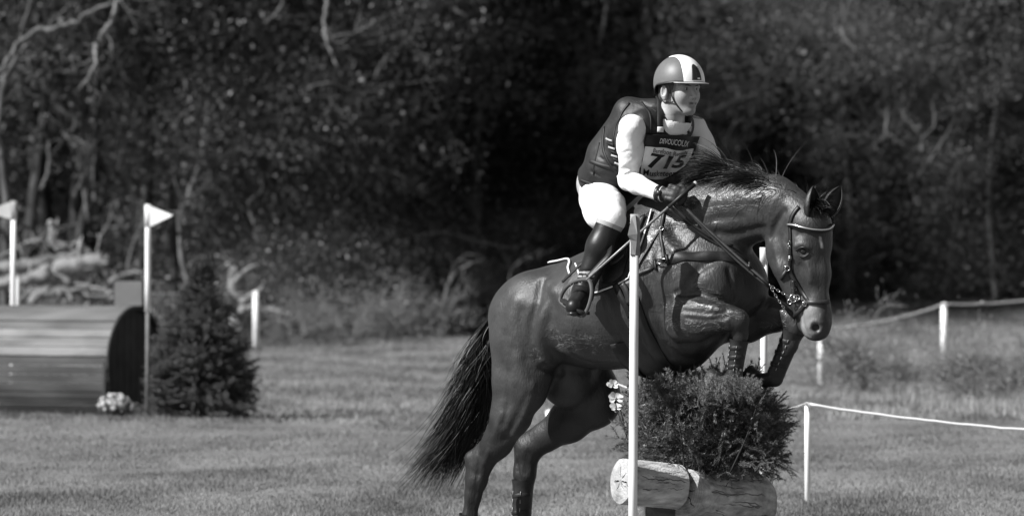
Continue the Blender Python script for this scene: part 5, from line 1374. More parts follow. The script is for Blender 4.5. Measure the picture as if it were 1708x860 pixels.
T_thick = [wood_meshes('h', 91 + i, 4.5, .06, 2, [12, 6], 1.0, int(22000 * q_), .075, M_ivy, M_bark_dark, .2, .55, .1, col=(300, 2.3, .1, 7.5)) for i in range(2)]
for i in range(46):
    px = -120 + 1940 * (i % 23) / 22; d = 124 + 10 * (i // 23) + rw.uniform(-2, 2)
    plant(T_thick[i % 2], 'thicket', at(px, d), rw.uniform(0, 6), rw.uniform(.95, 1.2), 'dark thicket filling the deep wood between the trunks', 'thicket', 'thickets deep in the wood')
# single boughs and trunks that stand out
def limb(name, pts, r, mat, label, cat, side=0, seed=0, sides=8, sub=8):
    t = thing(name, np.array(pts[0]), label, cat); C_ = catmull(pts, sub); rr = np.random.default_rng(seed)
    rad = np.interp(np.linspace(0, 1, len(C_)), np.linspace(0, 1, len(r)), r); C_[1:-1] += rr.normal(0, rad.mean() * .35, (len(C_) - 2, 3))
    mb = MB(); tube(mb, C_, rad, sides); mb.build('trunk', mat, t); 
    if side:
        mb = MB()
        for q in range(side):
            i = rr.integers(len(C_) // 5, len(C_) - 1); d = unit(rr.normal(size=3) + np.array([0, 0, -.1])); L_ = rr.uniform(.5, 1.6) * (.4 + 12 * rad[i]) ; P = [C_[i]]
            for s in range(6): d = unit(d + rr.normal(0, .3, 3)); P.append(P[-1] + d * L_ / 6)
            tube(mb, P, np.linspace(rad[i] * .5, .004, 7), 5)
            for w in range(2):
                d2 = unit(d + rr.normal(0, .8, 3)); P2 = [P[3], P[3] + d2 * L_ * .25, P[3] + d2 * L_ * .45 + rr.normal(0, .05, 3)]; tube(mb, P2, [rad[i] * .3, .005, .003], 4)
        o = mb.build('twigs', mat, t); o['kind'] = 'stuff'
    return t
def W(px, py, d): return S(px, py, d - D0)
limb('bare_tree', [at(-230, 84), W(-200, 300, 84), W(-120, 190, 83), W(-10, 130, 82), W(40, 62, 82), W(120, 38, 81), W(160, 14, 81), W(230, -14, 80)], [.12, .10, .08, .050, .042, .038, .030, .02], M_bark, 'long pale bare bough reaching in from the top left corner', 'tree', 9, 1)
limb('hanging_branch', [W(195, -60, 81), W(192, 20, 81), W(176, 50, 81), W(160, 80, 81), W(158, 110, 80), W(130, 150, 80)], [.04, .035, .03, .03, .02, .01], M_bark_pale, 'forked pale branch hanging below the long bough at top left', 'branch', 8, 2)
limb('bare_tree', [at(12, 88), W(8, 330, 88), W(0, 180, 88), W(30, 80, 88), W(60, -30, 88)], [.07, .06, .05, .04, .03], M_bark, 'slim bare trunk standing at the left edge behind the left flag', 'tree', 10, 3)
limb('dead_branch', [W(552, -60, 88), W(546, 0, 88), W(541, 40, 88), W(548, 75, 88), W(565, 115, 88)], [.04, .035, .03, .025, .012], M_bark_pale, 'dead pale twig dangling from the top edge left of centre', 'branch', 3, 4)
limb('leaning_tree', [at(330, 96), W(300, 390, 96), W(312, 335, 96), W(335, 260, 96), W(348, 180, 96), W(342, 165, 96)], [.05, .045, .04, .035, .02, .01], M_bark_pale, 'slim forked pale sapling rising behind the white flag', 'tree', 6, 5)
limb('sapling', [at(306, 97), W(304, 352, 97), W(325, 325, 97), W(362, 302, 97), W(380, 290, 97)], [.05, .045, .035, .03, .015], M_bark_pale, 'pale sapling bough leaning right behind the white flag', 'branch', 3, 6)
limb('bent_tree', [at(800, 108), W(798, 360, 108), W(795, 280, 108), W(800, 200, 108), W(825, 145, 108), W(852, 98, 108), W(880, 30, 108)], [.10, .09, .08, .07, .06, .05, .04], M_bark, 'bent thin trunk in the dark gap left of the rider', 'tree', 6, 7)
limb('tall_trunk', [at(1072, 106), W(1073, 200, 106), W(1076, 60, 106), W(1070, -60, 106)], [.12, .11, .09, .08], M_bark, 'straight trunk above and behind the helmet of the rider', 'tree', 4, 8)
limb('tall_trunk', [at(1105, 107), W(1100, 200, 107), W(1102, 60, 107), W(1112, -60, 107)], [.09, .08, .07, .06], M_bark, 'second thinner trunk just right of the one behind the helmet', 'tree', 3, 9)
limb('crooked_branch', [W(690, 395, 98), W(740, 388, 98), W(790, 400, 98), W(850, 412, 98), (W(880, 405, 98))], [.03, .035, .03, .025, .01], M_bark, 'low crooked branch lying across the dark gap behind the croup', 'branch', 4, 10)
limb('dead_branch', [at(880, 96), W(868, 520, 96), W(850, 470, 96), W(862, 440, 96), W(905, 415, 96)], [.025, .02, .018, .014, .006], M_bark_pale, 'curved dead bough rising from the grass behind the croup of the horse', 'branch', 5, 11)
limb('dead_branch', [at(735, 95), W(742, 500, 95), W(755, 460, 95), W(785, 440, 95), W(810, 432, 95)], [.05, .04, .03, .02, .01], M_bark, 'short dead bough poking up from the fringe left of the croup', 'branch', 4, 12)
limb('bare_tree', [at(1660, 104), W(1650, 300, 104), W(1662, 150, 104), W(1640, 60, 104), W(1600, 30, 104)], [.07, .06, .05, .035, .02], M_bark_dark, 'dim bare tree in the dark wood near the right edge', 'tree', 8, 13)
for i, (a, b) in enumerate((((30, 500), (150, 455)), ((-20, 465), (90, 478)), ((95, 470), (200, 492)), ((60, 440), (40, 505)), ((130, 405), (180, 470)), ((150, 500), (110, 430)), ((0, 430), (70, 400)), ((180, 470), (240, 452)))):
    P = [W(*a, 85.5 + .2 * i), W((a[0] + b[0]) / 2 + 6, (a[1] + b[1]) / 2 - 8 + 3 * (i % 3), 85.5 + .2 * i), W(*b, 85.3 + .2 * i)]
    o = limb('broken_branch', P, [.045, .035, .02], M_bark_pale, 'pale broken branch tangled in the timber pile behind the roller', 'branch', 4, 30 + i); o['group'] = 'broken branches in the timber pile'
rbb = np.random.default_rng(44)
for i in range(26):      # bare boughs tangled through the wood edge
    x0, y0 = rbb.uniform(-20, 640) if i < 17 else rbb.uniform(880, 1700), rbb.uniform(20, 420); a = rbb.uniform(-1.9, -.6) if i % 3 else rbb.uniform(-.5, .5); L_ = rbb.uniform(60, 170); d_ = (95 if x0 < 640 else 101) + rbb.uniform(-2, 2)
    P = [W(x0 + L_ * t * math.cos(a) + rbb.normal(0, 7), y0 + L_ * t * math.sin(a) + rbb.normal(0, 7), d_ + t) for t in (0, .3, .6, 1)]
    o = limb('bare_branch', P, [.038, .03, .02, .008], M_bark, 'thin bare grey bough tangled among the leaves of the wood edge', 'branch', 4, 60 + i, 5, 5); o['group'] = 'bare boughs tangled through the wood edge'
# fallen timber and root plate at the left
M_log_grey = material('weathered_log', .17, .8, .2, var=.5, scale=4, bump=.9, bscale=10, bdist=.05, stretch=(.3, 1, 1))
for pts, r, lab, sd_ in (
    ([W(-60, 452, 86), W(30, 444, 86), W(110, 432, 86), W(135, 425, 86)], [.10, .11, .10, .08], 'long pale fallen trunk, uppermost of the timber pile behind the log roller', 21),
    ([W(60, 462, 85), W(110, 448, 85), W(160, 440, 85), W(176, 438, 85)], [.13, .15, .14, .11], 'thick pale fallen log on the right of the timber pile', 22),
    ([W(-40, 480, 84), W(20, 470, 84), W(70, 462, 84), W(120, 470, 84)], [.09, .09, .09, .07], 'fallen log below the long pale trunk in the timber pile', 23),
    ([W(52, 503, 80), W(75, 490, 80), W(105, 485, 80), W(130, 490, 80)], [.07, .08, .08, .05], 'curved pale log lowest in the timber pile just above the roller', 24),
    ([W(120, 498, 80), W(155, 498, 80), W(192, 500, 80)], [.06, .06, .05], 'thin pale pole lying left of the grey board above the roller', 25),
    ([W(86, 372, 88), W(90, 400, 88), W(104, 412, 88), W(130, 418, 88)], [.05, .09, .09, .06], 'pale broken branch stub standing on the timber pile', 26)):
    t = thing('fallen_log', pts[1], lab, 'log'); C_ = catmull(pts, 8); mb = MB(); rad = np.interp(np.linspace(0, 1, len(C_)), np.linspace(0, 1, len(r)), r); rr = np.random.default_rng(sd_)
    tube(mb, C_ + rr.normal(0, .015, C_.shape), rad * rr.uniform(.9, 1.1, len(C_)), 12); o = mb.build('log', M_log_grey, t)
    mb = MB()
    for q in range(4): c = C_[rr.integers(3, len(C_) - 2)]; d = unit(rr.normal(size=3)); tube(mb, [c, c + d * .2, c + d * .3 + rr.normal(0, .05, 3)], [.04, .03, .012], 6)
    o = mb.build('branch_stub', M_log_grey, t); o['kind'] = 'stuff'
t = thing('root_plate', at(392, 91), 'pale upturned stump with twisting roots beside the lone fence post', 'stump')
mb = MB(); tube(mb, catmull([at(398, 91) - ZZ * .1, W(398, 500, 91), W(394, 470, 91), W(396, 445, 91)], 5) + np.random.default_rng(1).normal(0, .01, (16, 3)), np.linspace(.17, .12, 16), 12); mb.build('trunk', M_bark_pale, t)
rr = np.random.default_rng(8)
for q, (ax_, ay_, bx_, by_) in enumerate(((392, 520, 335, 442), (396, 510, 350, 470), (400, 512, 470, 520), (402, 505, 440, 470), (396, 450, 360, 425), (398, 520, 455, 508), (394, 470, 430, 440))):
    a_, b_ = W(ax_, ay_, 90.8), W(bx_, by_, 90.5 + rr.uniform(-.4, .4)); m_ = (a_ + b_) / 2 + rr.normal(0, .12, 3); mb = MB(); P = catmull([a_, m_, b_], 7); tube(mb, P, np.linspace(.07, .02, len(P)), 8); mb.build('root', M_bark_pale, t)

# ================================================================== fir sprays
def spray_mesh(seed, L=.26, nside=7, mat=M_fir, needle=.016, nw=.0013):
    r = np.random.default_rng(seed); st = MB(); nd = MB(); 
    def needles(P, dens, ln):
        P = np.asarray(P); T_ = np.gradient(P, axis=0); Ltot = np.linalg.norm(np.diff(P, axis=0), axis=1).sum(); n = int(Ltot * dens)
        u = np.sort(r.uniform(0, 1, n)) * (len(P) - 1.001); i = u.astype(int); f_ = (u - i)[:, None]; c = P[i] * (1 - f_) + P[i + 1] * f_; d = T_[i]; d /= np.linalg.norm(d, axis=1, keepdims=True)
        s = np.cross(d, [0, 1, 0]); s /= np.linalg.norm(s, axis=1, keepdims=True) + 1e-9; s = s * r.choice([-1, 1], n)[:, None]; o = s * .9 + np.array([0, 1, 0]) * r.normal(.15, .45, n)[:, None] + d * .65; o /= np.linalg.norm(o, axis=1, keepdims=True)
        w = np.cross(o, r.normal(size=(n, 3))); w /= np.linalg.norm(w, axis=1, keepdims=True); l = ln * r.uniform(.7, 1.2, n)[:, None]
        V = np.stack([c - w * nw, c + w * nw, c + o * l], 1).reshape(-1, 3); nd.add(V, [(3 * q, 3 * q + 1, 3 * q + 2) for q in range(n)], 1)
    P = [np.zeros(3)]; d = np.array([0, 0, 1.0])
    for i in range(8): d = unit(d + r.normal(0, .10, 3)); P.append(P[-1] + d * L / 8)
    tube(nd, P, np.linspace(.0032, .001, 9), 4, cap=False, mi=0); needles(P, 850, needle)
    for q in range(nside):
        t = .18 + .75 * q / nside; i = int(t * 8); b = P[i]; s = (-1) ** q; dd = unit(np.array([s * .85, r.normal(.05, .18), .65])); l = L * (.62 - .45 * t) * r.uniform(.8, 1.2); Q = [b + dd * l * w_ + np.array([0, 0, .12 * l * w_ * w_]) for w_ in np.linspace(0, 1, 5)]
        tube(nd, Q, np.linspace(.002, .0008, 5), 3, cap=False, mi=0); needles(Q, 850, needle)
        if l > .08:
            for s2 in (-1, 1):
                b2 = Q[2]; d2 = unit(dd + np.array([s2 * .6, 0, s2 * -.4])); Q2 = [b2 + d2 * l * .4 * w_ for w_ in np.linspace(0, 1, 4)]; tube(nd, Q2, .0009, 3, cap=False, mi=0); needles(Q2, 850, needle * .9)
    o = nd.build('spray', [M_twig, mat], None, False); me = o.data; bpy.data.objects.remove(o); return me
M_twig = material('fir_twig', .09, .8, .3)
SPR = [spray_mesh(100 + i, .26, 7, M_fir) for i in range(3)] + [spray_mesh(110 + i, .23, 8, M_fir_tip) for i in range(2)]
def place_part(name, me, parent, pos, d, roll, sc):
    o = bpy.data.objects.new(name, me); COL.objects.link(o); o.parent = parent
    d = unit(d); q = Vector(d).to_track_quat('Z', 'Y').to_matrix().to_4x4() @ Matrix.Rotation(roll, 4, 'Z')
    o.matrix_local = Matrix.Translation(Vector(pos) - parent.location) @ q @ Matrix.Scale(sc, 4); return o

# ================================================================== the fir fence under the horse
def wood_material(name, base):
    m = material(name, base, .8, .2, bump=1.0, bscale=34, bdist=.006, stretch=(.35, 1, 1.5)); N, L = m.node_tree.nodes, m.node_tree.links; b = N['Principled BSDF']
    at_ = N.new('ShaderNodeAttribute'); at_.attribute_name = 'tone'; tc = N.new('ShaderNodeTexCoord'); mp = N.new('ShaderNodeMapping'); mp.inputs['Scale'].default_value = (.45, 1, 1.5); L.new(tc.outputs['Object'], mp.inputs[0])
    n = N.new('ShaderNodeTexNoise'); n.inputs['Scale'].default_value = 12; n.inputs['Detail'].default_value = 8; n.inputs['Roughness'].default_value = .7; L.new(mp.outputs[0], n.inputs['Vector'])
    r = N.new('ShaderNodeMapRange'); r.inputs[1].default_value = .32; r.inputs[2].default_value = .68; r.inputs[3].default_value = base * .45; r.inputs[4].default_value = base * 1.35; L.new(n.outputs[0], r.inputs[0])
    mu = N.new('ShaderNodeMath'); mu.operation = 'MULTIPLY'; L.new(r.outputs[0], mu.inputs[0]); L.new(at_.outputs['Fac'], mu.inputs[1]); L.new(mu.outputs[0], b.inputs['Base Color']); return m
M_timber = wood_material('debarked_log', .45); M_cut = wood_material('cut_end', .33); M_darkwood = wood_material('dark_post_wood', .08)
def log(name, label, a, b, ra, rb, cracks=(), radial=9, seed=0, prof=None, mat=M_timber, gnarl=0.0, fine=True):
    """a log with split grooves cut into its round and radial checks cut into its ends"""
    t = thing(name, (a + b) / 2, label, 'log'); rr = np.random.default_rng(seed); ax = unit(b - a); u_ = unit(np.cross(ax, ZZ if abs(ax[2]) < .9 else np.array([0, 1.0, 0]))); v_ = np.cross(u_, ax); n, m = (110, 260) if fine else (20, 40)
    s = np.linspace(0, 1, n)[:, None]; q = np.linspace(0, 2 * math.pi, m, endpoint=False)[None]
    R = (ra + (rb - ra) * s) * (np.array([prof(x) for x in s[:, 0]])[:, None] if prof else 1)
    R = R * (1 + .018 * np.sin(3 * q + 2 * s) + .012 * np.sin(7 * q + 5 * s) + gnarl * (np.sin(2 * q + 7 * s + 1) * np.sin(5 * s + q) + .5 * np.sin(5 * q - 9 * s)) + .004 * np.sin(23 * q + 6 * np.sin(9 * s)) + .003 * np.sin(41 * q + 11 * s)) + rr.normal(0, .0005, (n, m))
    tone_ = np.ones((n, m)) * (1 + .10 * np.sin(19 * q + 3 * np.sin(6 * s)))
    for (q0, s0, s1, w_) in cracks:
        ph = rr.uniform(0, 6, 3); path = q0 + .05 * np.sin(9 * s + ph[0]) + .03 * np.sin(27 * s + ph[1]) + .012 * np.sin(70 * s + ph[2])
        dq = np.abs((q - path + math.pi) % (2 * math.pi) - math.pi); env = np.clip((s - s0) / .06, 0, 1) * np.clip((s1 - s) / .06, 0, 1); wid = (.010 + w_ * 6) * env + 1e-4
        g = np.clip(1 - dq / wid, 0, 1) * env; R = R - g * (.004 + w_ * 3.2); tone_ = tone_ * (1 - .88 * np.clip(g * 1.6, 0, 1))
    C_ = a + (b - a) * s[..., None]; V = (C_ + R[..., None] * (u_ * np.cos(q)[..., None] + v_ * np.sin(q)[..., None])).reshape(-1, 3)
    i, j = np.meshgrid(np.arange(n - 1), np.arange(m), indexing='ij'); i, j = i.ravel(), j.ravel(); j2 = (j + 1) % m
    o = mesh_obj('log', V, np.stack([i * m + j, (i + 1) * m + j, (i + 1) * m + j2, i * m + j2], 1), mat); keep(o, t); attr(o, 'tone', tone_.ravel())
    for e, c, Re, s_ in ((0, a, R[0], -1), (1, b, R[-1], 1)):
        K = 46 if fine else 4; w = np.linspace(0, 1, K)[:, None]; dep = .007 * (1 - w ** 2) + 0 * q; tn = 1 + .09 * np.sin(w * 60 + 2.0 * np.sin(3 * q)) + 0 * q; q1 = q + .0 * w
        for k in range(radial):
            q0 = k * 6.283 / radial + rr.normal(0, .25); L_ = rr.uniform(.4, 1.02); st = rr.uniform(0, .3); ph = rr.uniform(0, 6, 2)
            path = q0 + .10 * np.sin(7 * w + ph[0]) + .05 * np.sin(19 * w + ph[1]); dq = np.abs((q - path + math.pi) % (2 * math.pi) - math.pi) * w * Re.mean()
            env = np.clip((L_ - w) / .25, 0, 1) * np.clip((w - st) / .1, 0, 1); wid = rr.uniform(.0015, .0042) * env + 1e-5; g = np.clip(1.25 - dq / wid, 0, 1) * (env > 0); dep = dep - g * .010; tn = tn * (1 - .9 * g)
        dep = dep + rr.normal(0, .0004, dep.shape)
        V2 = (c + (ax * s_) * dep[..., None] + (w * Re[None])[..., None] * .998 * (u_ * np.cos(q)[..., None] + v_ * np.sin(q)[..., None])).reshape(-1, 3)
        i, j = np.meshgrid(np.arange(K - 1), np.arange(m), indexing='ij'); i, j = i.ravel(), j.ravel(); j2 = (j + 1) % m
        F2 = np.stack([i * m + j, i * m + j2, (i + 1) * m + j2, (i + 1) * m + j], 1)
        o = mesh_obj('cut_face', V2, F2 if s_ > 0 else F2[:, ::-1], M_cut if mat is M_timber else mat); keep(o, t); attr(o, 'tone', tn.ravel())
    return t
rc = np.random.default_rng(4)
# angle 90deg = top; the face seen from the camera is around q where u_ points to the camera
def cr(n, lo, hi, smin=.05, smax=.95, w=.0022): return [(rc.uniform(lo, hi), *(lambda s: (s, min(smax, s + rc.uniform(.15, .45))))(rc.uniform(smin, .7)), w * rc.uniform(.5, 1.5)) for _ in range(n)]
LA0, LA1 = S(1037, 801, -.54), S(1131, 812, -.40)
logA = log('fence_log', 'smaller debarked log with a cracked round end sticking out left behind the white pole', LA0, LA1, .104, .102, [(.25, .12, .98, .002)] + cr(14, -1.2, 1.4, w=.0008) + cr(5, 2, 4.2), 11, 3)
LB0, LB1 = S(1139, 820, -.42), S(1256, 838, .06)
logB = log('fence_log', 'big gnarled debarked log at the lower right under the fir brush', LB0, LB1, .112, .150, cr(30, -1.1, 1.4, 0, .95, .0014) + cr(10, 1.5, 4.5), 10, 6, lambda s: 1 - .10 * math.sin(math.pi * min(1, s * 1.6)) + .0 * s if s < .9 else (1 - .9 * (s - .9)), gnarl=.028)
log('fence_post', 'dark stump post carrying the logs beneath the fir brush', S(1105, 842, -.35), S(1105, 975, -.35), .085, .09, (), 5, 9, None, M_darkwood, fine=False)
log('fence_post', 'short thick post under the right end of the big log', S(1235, 870, .08), S(1235, 975, .08), .09, .10, (), 5, 12, None, M_darkwood, fine=False)
# brush
brush = thing('fir_brush', S(1185, 800, .05), 'thick bundle of cut fir branches in the log fence under the forelegs', 'brush')
BC = S(1180, 710, -.14); BR = np.array([.37, .34, .262])
rb = np.random.default_rng(15)
nb = 0; TOT = 250
base_pts = []
while nb < TOT:
    u = rb.normal(size=3); u = unit(u)
    if u[2] < -.55 or u[1] > .55: continue
    side_drop = (1 - u[2]) * .5
    p = BC + np.sign(u) * np.abs(u) ** .75 * BR * rb.uniform(.55, .92)
    # top line dips towards the right, the front bulges over the log
    rt = (p[0] - BC[0]) / BR[0]
    p[2] -= .035 * max(0, rt) + rb.uniform(0, .02)
    d = unit(u * np.array([1.0, .9, .7]) + np.array([0, -.15, .75]) + rb.normal(0, .28, 3))
    sc = rb.uniform(.6, 1.2)
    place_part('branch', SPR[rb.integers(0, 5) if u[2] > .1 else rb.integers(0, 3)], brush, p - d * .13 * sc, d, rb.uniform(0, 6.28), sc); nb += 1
for k in range(20):      # sprigs standing up before the folded near foreleg
    px = rb.uniform(1160, 1262); p = S(px, rb.uniform(664, 676), rb.uniform(-.72, -.60)); place_part('branch', SPR[rb.integers(0, 5)], brush, p, np.array([rb.normal(0, .25), rb.normal(-.1, .2), 1]), rb.uniform(0, 6.28), rb.uniform(.45, .62))
for k in range(30):      # boughs drooping over the big log
    px = rb.uniform(1150, 1292); p = S(px, rb.uniform(742, 770), rb.uniform(-.52, -.2)); place_part('branch', SPR[rb.integers(0, 3)], brush, p, np.array([rb.normal(.25 * (px - 1200) / 100, .3), rb.normal(-.6, .2), rb.normal(-.5, .25)]), rb.uniform(0, 6.28), rb.uniform(.4, .7))
# inner mass of broken needles and twigs so the bundle is dense
nin = 26000
u = rb.normal(size=(nin, 3)); u /= np.linalg.norm(u, axis=1, keepdims=True); c = BC + u * BR * (rb.uniform(0, 1, nin) ** .4 * .93)[:, None]; c[:, 2] = np.maximum(c[:, 2], BC[2] - .21)
o_ = u * .5 + np.array([0, 0, .6]) + rb.normal(0, .5, (nin, 3)); o_ /= np.linalg.norm(o_, axis=1, keepdims=True); w = np.cross(o_, rb.normal(size=(nin, 3))); w /= np.linalg.norm(w, axis=1, keepdims=True)
V = np.stack([c - w * .0022, c + w * .0022, c + o_ * rb.uniform(.015, .035, nin)[:, None]], 1).reshape(-1, 3)
o = mesh_obj('inner_needles', V, np.arange(3 * nin).reshape(-1, 3), M_fir, None, False); o['kind'] = 'stuff'; keep(o, brush)
mb = MB()
for k in range(7):
    x = rb.uniform(-.27, .27); y = rb.uniform(-.38, .1); a_ = BC + np.array([x * .7, y, -.20]); b_ = BC + np.array([x * 1.15 + rb.normal(0, .05), y * 1.05, rb.uniform(.02, .17)]); tube(mb, catmull([a_, (a_ + b_) / 2 + rb.normal(0, .02, 3), b_], 4), np.linspace(.005, .0015, 9), 5)
o = mb.build('stems', material('fir_stem', .02, .8, .3, var=.3, scale=40), brush)
# white flowers at the pole
M_petal = material('petal', .75, .6, .3, trans=.3)
for i, (px, py, sz, lab) in enumerate(((1022, 642, .030, 'topmost of the three white flowers left of the white pole'), (1027, 664, .036, 'middle and largest of the three white flowers left of the pole'), (1027, 679, .030, 'lowest of the three white flowers left of the pole'))):
    c = S(px, py, -.12); t = thing('white_flower', c, lab, 'flower'); rr = np.random.default_rng(i); n = 6
    for k in range(n):
        a_ = k * 6.28 / n + rr.normal(0, .15); d = unit(np.array([math.cos(a_), -.35 + rr.normal(0, .2), math.sin(a_) * .55 + .25])); s = unit(np.cross(d, [.2, -1, .5])); nn_ = np.cross(s, d)
        mb = MB(); V = [c]
        for w_, h_ in ((.5, .45), (.62, .8), (.35, 1.0)): V += [c + d * sz * h_ - s * sz * w_ * .6 + nn_ * sz * .15, c + d * sz * h_ * 1.04 + nn_ * sz * .05, c + d * sz * h_ + s * sz * w_ * .6 + nn_ * sz * .15]
        mb.add(V, [(0, 1, 2), (0, 2, 3), (1, 4, 5, 2), (2, 5, 6, 3), (4, 7, 8, 5), (5, 8, 9, 6)]); mb.build('petal', M_petal, t)
    mb = MB(); ball(mb, c + np.array([0, -.008, 0]), .006, 6); mb.build('centre', M_dry, t)
    mb = MB(); tube(mb, catmull([c, c + np.array([.02, .02, -.05]), S(1048, 735, -.02)], 5), .0022, 5)
    for k in range(5):
        p = c + np.array([.012 + .01 * k, .01, -.025 - .02 * k]); d = unit(rr.normal(size=3)); s = unit(np.cross(d, ZZ + .1)) * .006; mb.add([p, p + d * .012 + s, p + d * .03, p + d * .012 - s], [(0, 1, 2, 3)])
    mb.build('stem', M_leaf, t)
# ================================================================== flag poles
M_pole = material('white_painted_pole', .76, .5, .4, var=.14, scale=9, bump=.1, bscale=40, bdist=.002, stretch=(1, 1, .2))
M_flag_grey = material('grey_flag', .22, .6, .3, var=.15, scale=20, bump=.2, bscale=30, bdist=.004)
M_flag_pale = material('pale_flag', .8, .6, .3, var=.06, scale=10, trans=.4)
M_flag_mid = material('mid_flag', .5, .6, .3, var=.06, scale=10, trans=.4)
def pole(name, px0, py0, px1, py1, dy, r, label, cat='pole'):
    t = thing(name, S(px1, py1, dy), label, cat); mb = MB(); a, b = S(px0, py0, dy), S(px1, py1, dy); tube(mb, [a, a * .66 + b * .34, a * .33 + b * .67, b], r, 16, cap=True); ball(mb, a, r, 6); mb.build('post', M_pole, t); return t
t = pole('flag_pole', 1058.5, 372, 1055, 972, -.62, .0205, 'tall white pole with a grey flag sleeve standing in front of the horse')
mb = MB(); a, b = S(1060, 357, -.62), S(1059, 426, -.62)
box(mb, (a + b) / 2, .044, .046, np.linalg.norm(a - b)); mb.build('flag_sleeve', M_flag_grey, t)
mb = MB(); P0 = [S(1053.5, 362, -.645), S(1047, 392, -.665), S(1051, 400, -.655), S(1053.5, 424, -.645)]; P1 = [S(1060, 358, -.650), S(1063, 390, -.656), S(1062, 402, -.656), S(1060, 425, -.650)]
mb.add(P0 + P1 + [p + np.array([0, .006, 0]) for p in P0 + P1], [(0, 1, 5, 4), (1, 2, 6, 5), (2, 3, 7, 6), (8, 12, 13, 9), (9, 13, 14, 10), (10, 14, 15, 11), (0, 8, 9, 1), (1, 9, 10, 2), (2, 10, 11, 3), (4, 5, 13, 12), (5, 6, 14, 13), (6, 7, 15, 14)]); mb.build('folded_flag', M_flag_grey, t, False)
mb = MB(); 
for k in range(14): c = S(1066, 778 + 2.6 * k, -.55); tube(mb, [c - [.012, 0, 0], c + [.004, 0, 0]], .0022, 5)
mb.build('rope_lashing', material('rope', .35, .9, .2), t)
t = pole('flag_pole', 1274.5, 430, 1273, 965, 1.0, .018, 'white pole seen behind the neck and forelegs of the horse')
mb = MB(); box(mb, S(1273, 427, 1.0), .032, .044, .085); mb.build('flag_sleeve', M_flag_pale, t)
# two far flag poles
dF = 52.6 - D0
dF = 51.15 - D0
t = pole('flag_pole', 247, 345, 246.5, 520, dF, .026, 'white pole with a pale pennant pointing right beside the log roller')
def pennant(t, pts, dy, mat):
    mb = MB(); n = 8; V = []; (x0, y0), (x1, y1), (x2, y2) = pts
    for l in (0, .008):
        for i in range(n + 1):
            s = i / n; 
            for q in range(4):
                v = q / 3; x = x0 + (x2 - x0) * s; ya = y0 + (y2 - y0) * s; yb = y1 + (y2 - y1) * s; w = .012 * math.sin(s * 5); hw = max(.12, 1)
                p = S(x, ya * (1 - v) + yb * v, dy + w + (.14 if x2 < x0 else -.14) * s); p[1] += l; V.append(p)
    k = 4 * (n + 1); F_ = []
    for i in range(n):
        for q in range(3): a = i * 4 + q; F_.append((a, a + 1, a + 5, a + 4)); F_.append((k + a, k + a + 4, k + a + 5, k + a + 1))
        for q in (0, 3): a = i * 4 + q; F_.append((a, a + 4, k + a + 4, k + a))
    mb.add(V, F_); mb.build('pennant', mat, t, False)
pennant(t, [(250, 343), (250, 378), (289, 359)], dF - .03, M_flag_pale)
mb = MB(); tube(mb, [S(246.5, 518, dF), S(246, 700, dF)], .020, 10); mb.build('lower_pole', material('grey_lower_pole', .12, .8, .2, var=.3, scale=10), t)  # lower length of the pole in a darker grey
mb = MB(); tube(mb, [S(247, 341, dF), S(247, 378, dF)], .032, 12); mb.build('sleeve', M_flag_pale, t)
t = pole('flag_pole', 23, 345, 20, 690, 55.2 - D0, .026, 'white pole with a grey pennant pointing left out of the photo behind the roller')
pennant(t, [(19, 336), (19, 366), (-26, 352)], 55.2 - D0 - .03, M_flag_mid)
mb = MB(); tube(mb, [S(23, 335, 55.2 - D0), S(23, 366, 55.2 - D0)], .032, 12); mb.build('sleeve', M_flag_mid, t)

# ================================================================== string fences
def fpost(px, py0, py1, r, lab, dz=None):
    g = G(px, py1); d = g[1]; t = thing('fence_post', g, lab, 'fence post'); a = S(px - .3, py0, d - D0); mb = MB(); tube(mb, [a, (a + g) / 2, g - ZZ * .1], [r * .95, r, r], 12); ball(mb, a, [r * .95, r * .95, r * .5], 5); mb.build('post', M_pole, t); return a
pa = fpost(1347, 673, 835, .018, 'low white post at the corner of the string just right of the fir brush')
pb = fpost(1575, 507, 607, .045, 'white fence post far back on the right, against the shaded meadow')
pc = fpost(1370, 548, 635, .040, 'white fence post showing directly under the muzzle of the horse')
pd = fpost(427, 487, 583, .048, 'lone white post at the wood edge right of the pale stump')
pe = fpost(28, 464, 600, .040, 'thin white post beside the left flag pole behind the roller')
M_string = material('white_string', .7, .8, .2)
def string(a, b, s, r, lab):
    t = thing('fence_string', (a + b) / 2, lab, 'string'); P = sag(a, b, s, 24); mb = MB(); rr = np.random.default_rng(int(r * 1e5)); tube(mb, P + rr.normal(0, r * .15, P.shape), r, 6); mb.build('string', M_string, t)
string(pa, S(1760, 719, 34.0 - D0), .02, .008, 'white string running right from the low corner post')
string(pa, S(1215, 706, 32.8 - D0), .01, .008, 'white string running left from the low corner post behind the fir brush')
string(S(1190, 700, 32.6 - D0), S(965, 612, 33 - D0), .01, .004, 'short length of white string seen left of the white flowers under the belly')
string(pc, pb, .06, .014, 'white string between the two far posts on the right')
string(pb, S(1800, 487, 80 - D0), .05, .014, 'white string leaving the far right post towards the right edge')
string(S(-60, 464, 84 - D0), pd, .10, .006, 'faint string behind the log roller and flags up to the lone post')
pe2 = thing('grass_marker', G(920, 716) , 'small white marker peg glimpsed between the hind legs of the horse', 'marker'); mb = MB(); g = G(918, 820); g = G(920, 716) ; g_ = S(917, 684, g[1] - D0); tube(mb, [g_, g], .035, 8); box(mb, g_ - ZZ * .03, .03, .012, .07); mb.build('peg', M_pole, pe2)

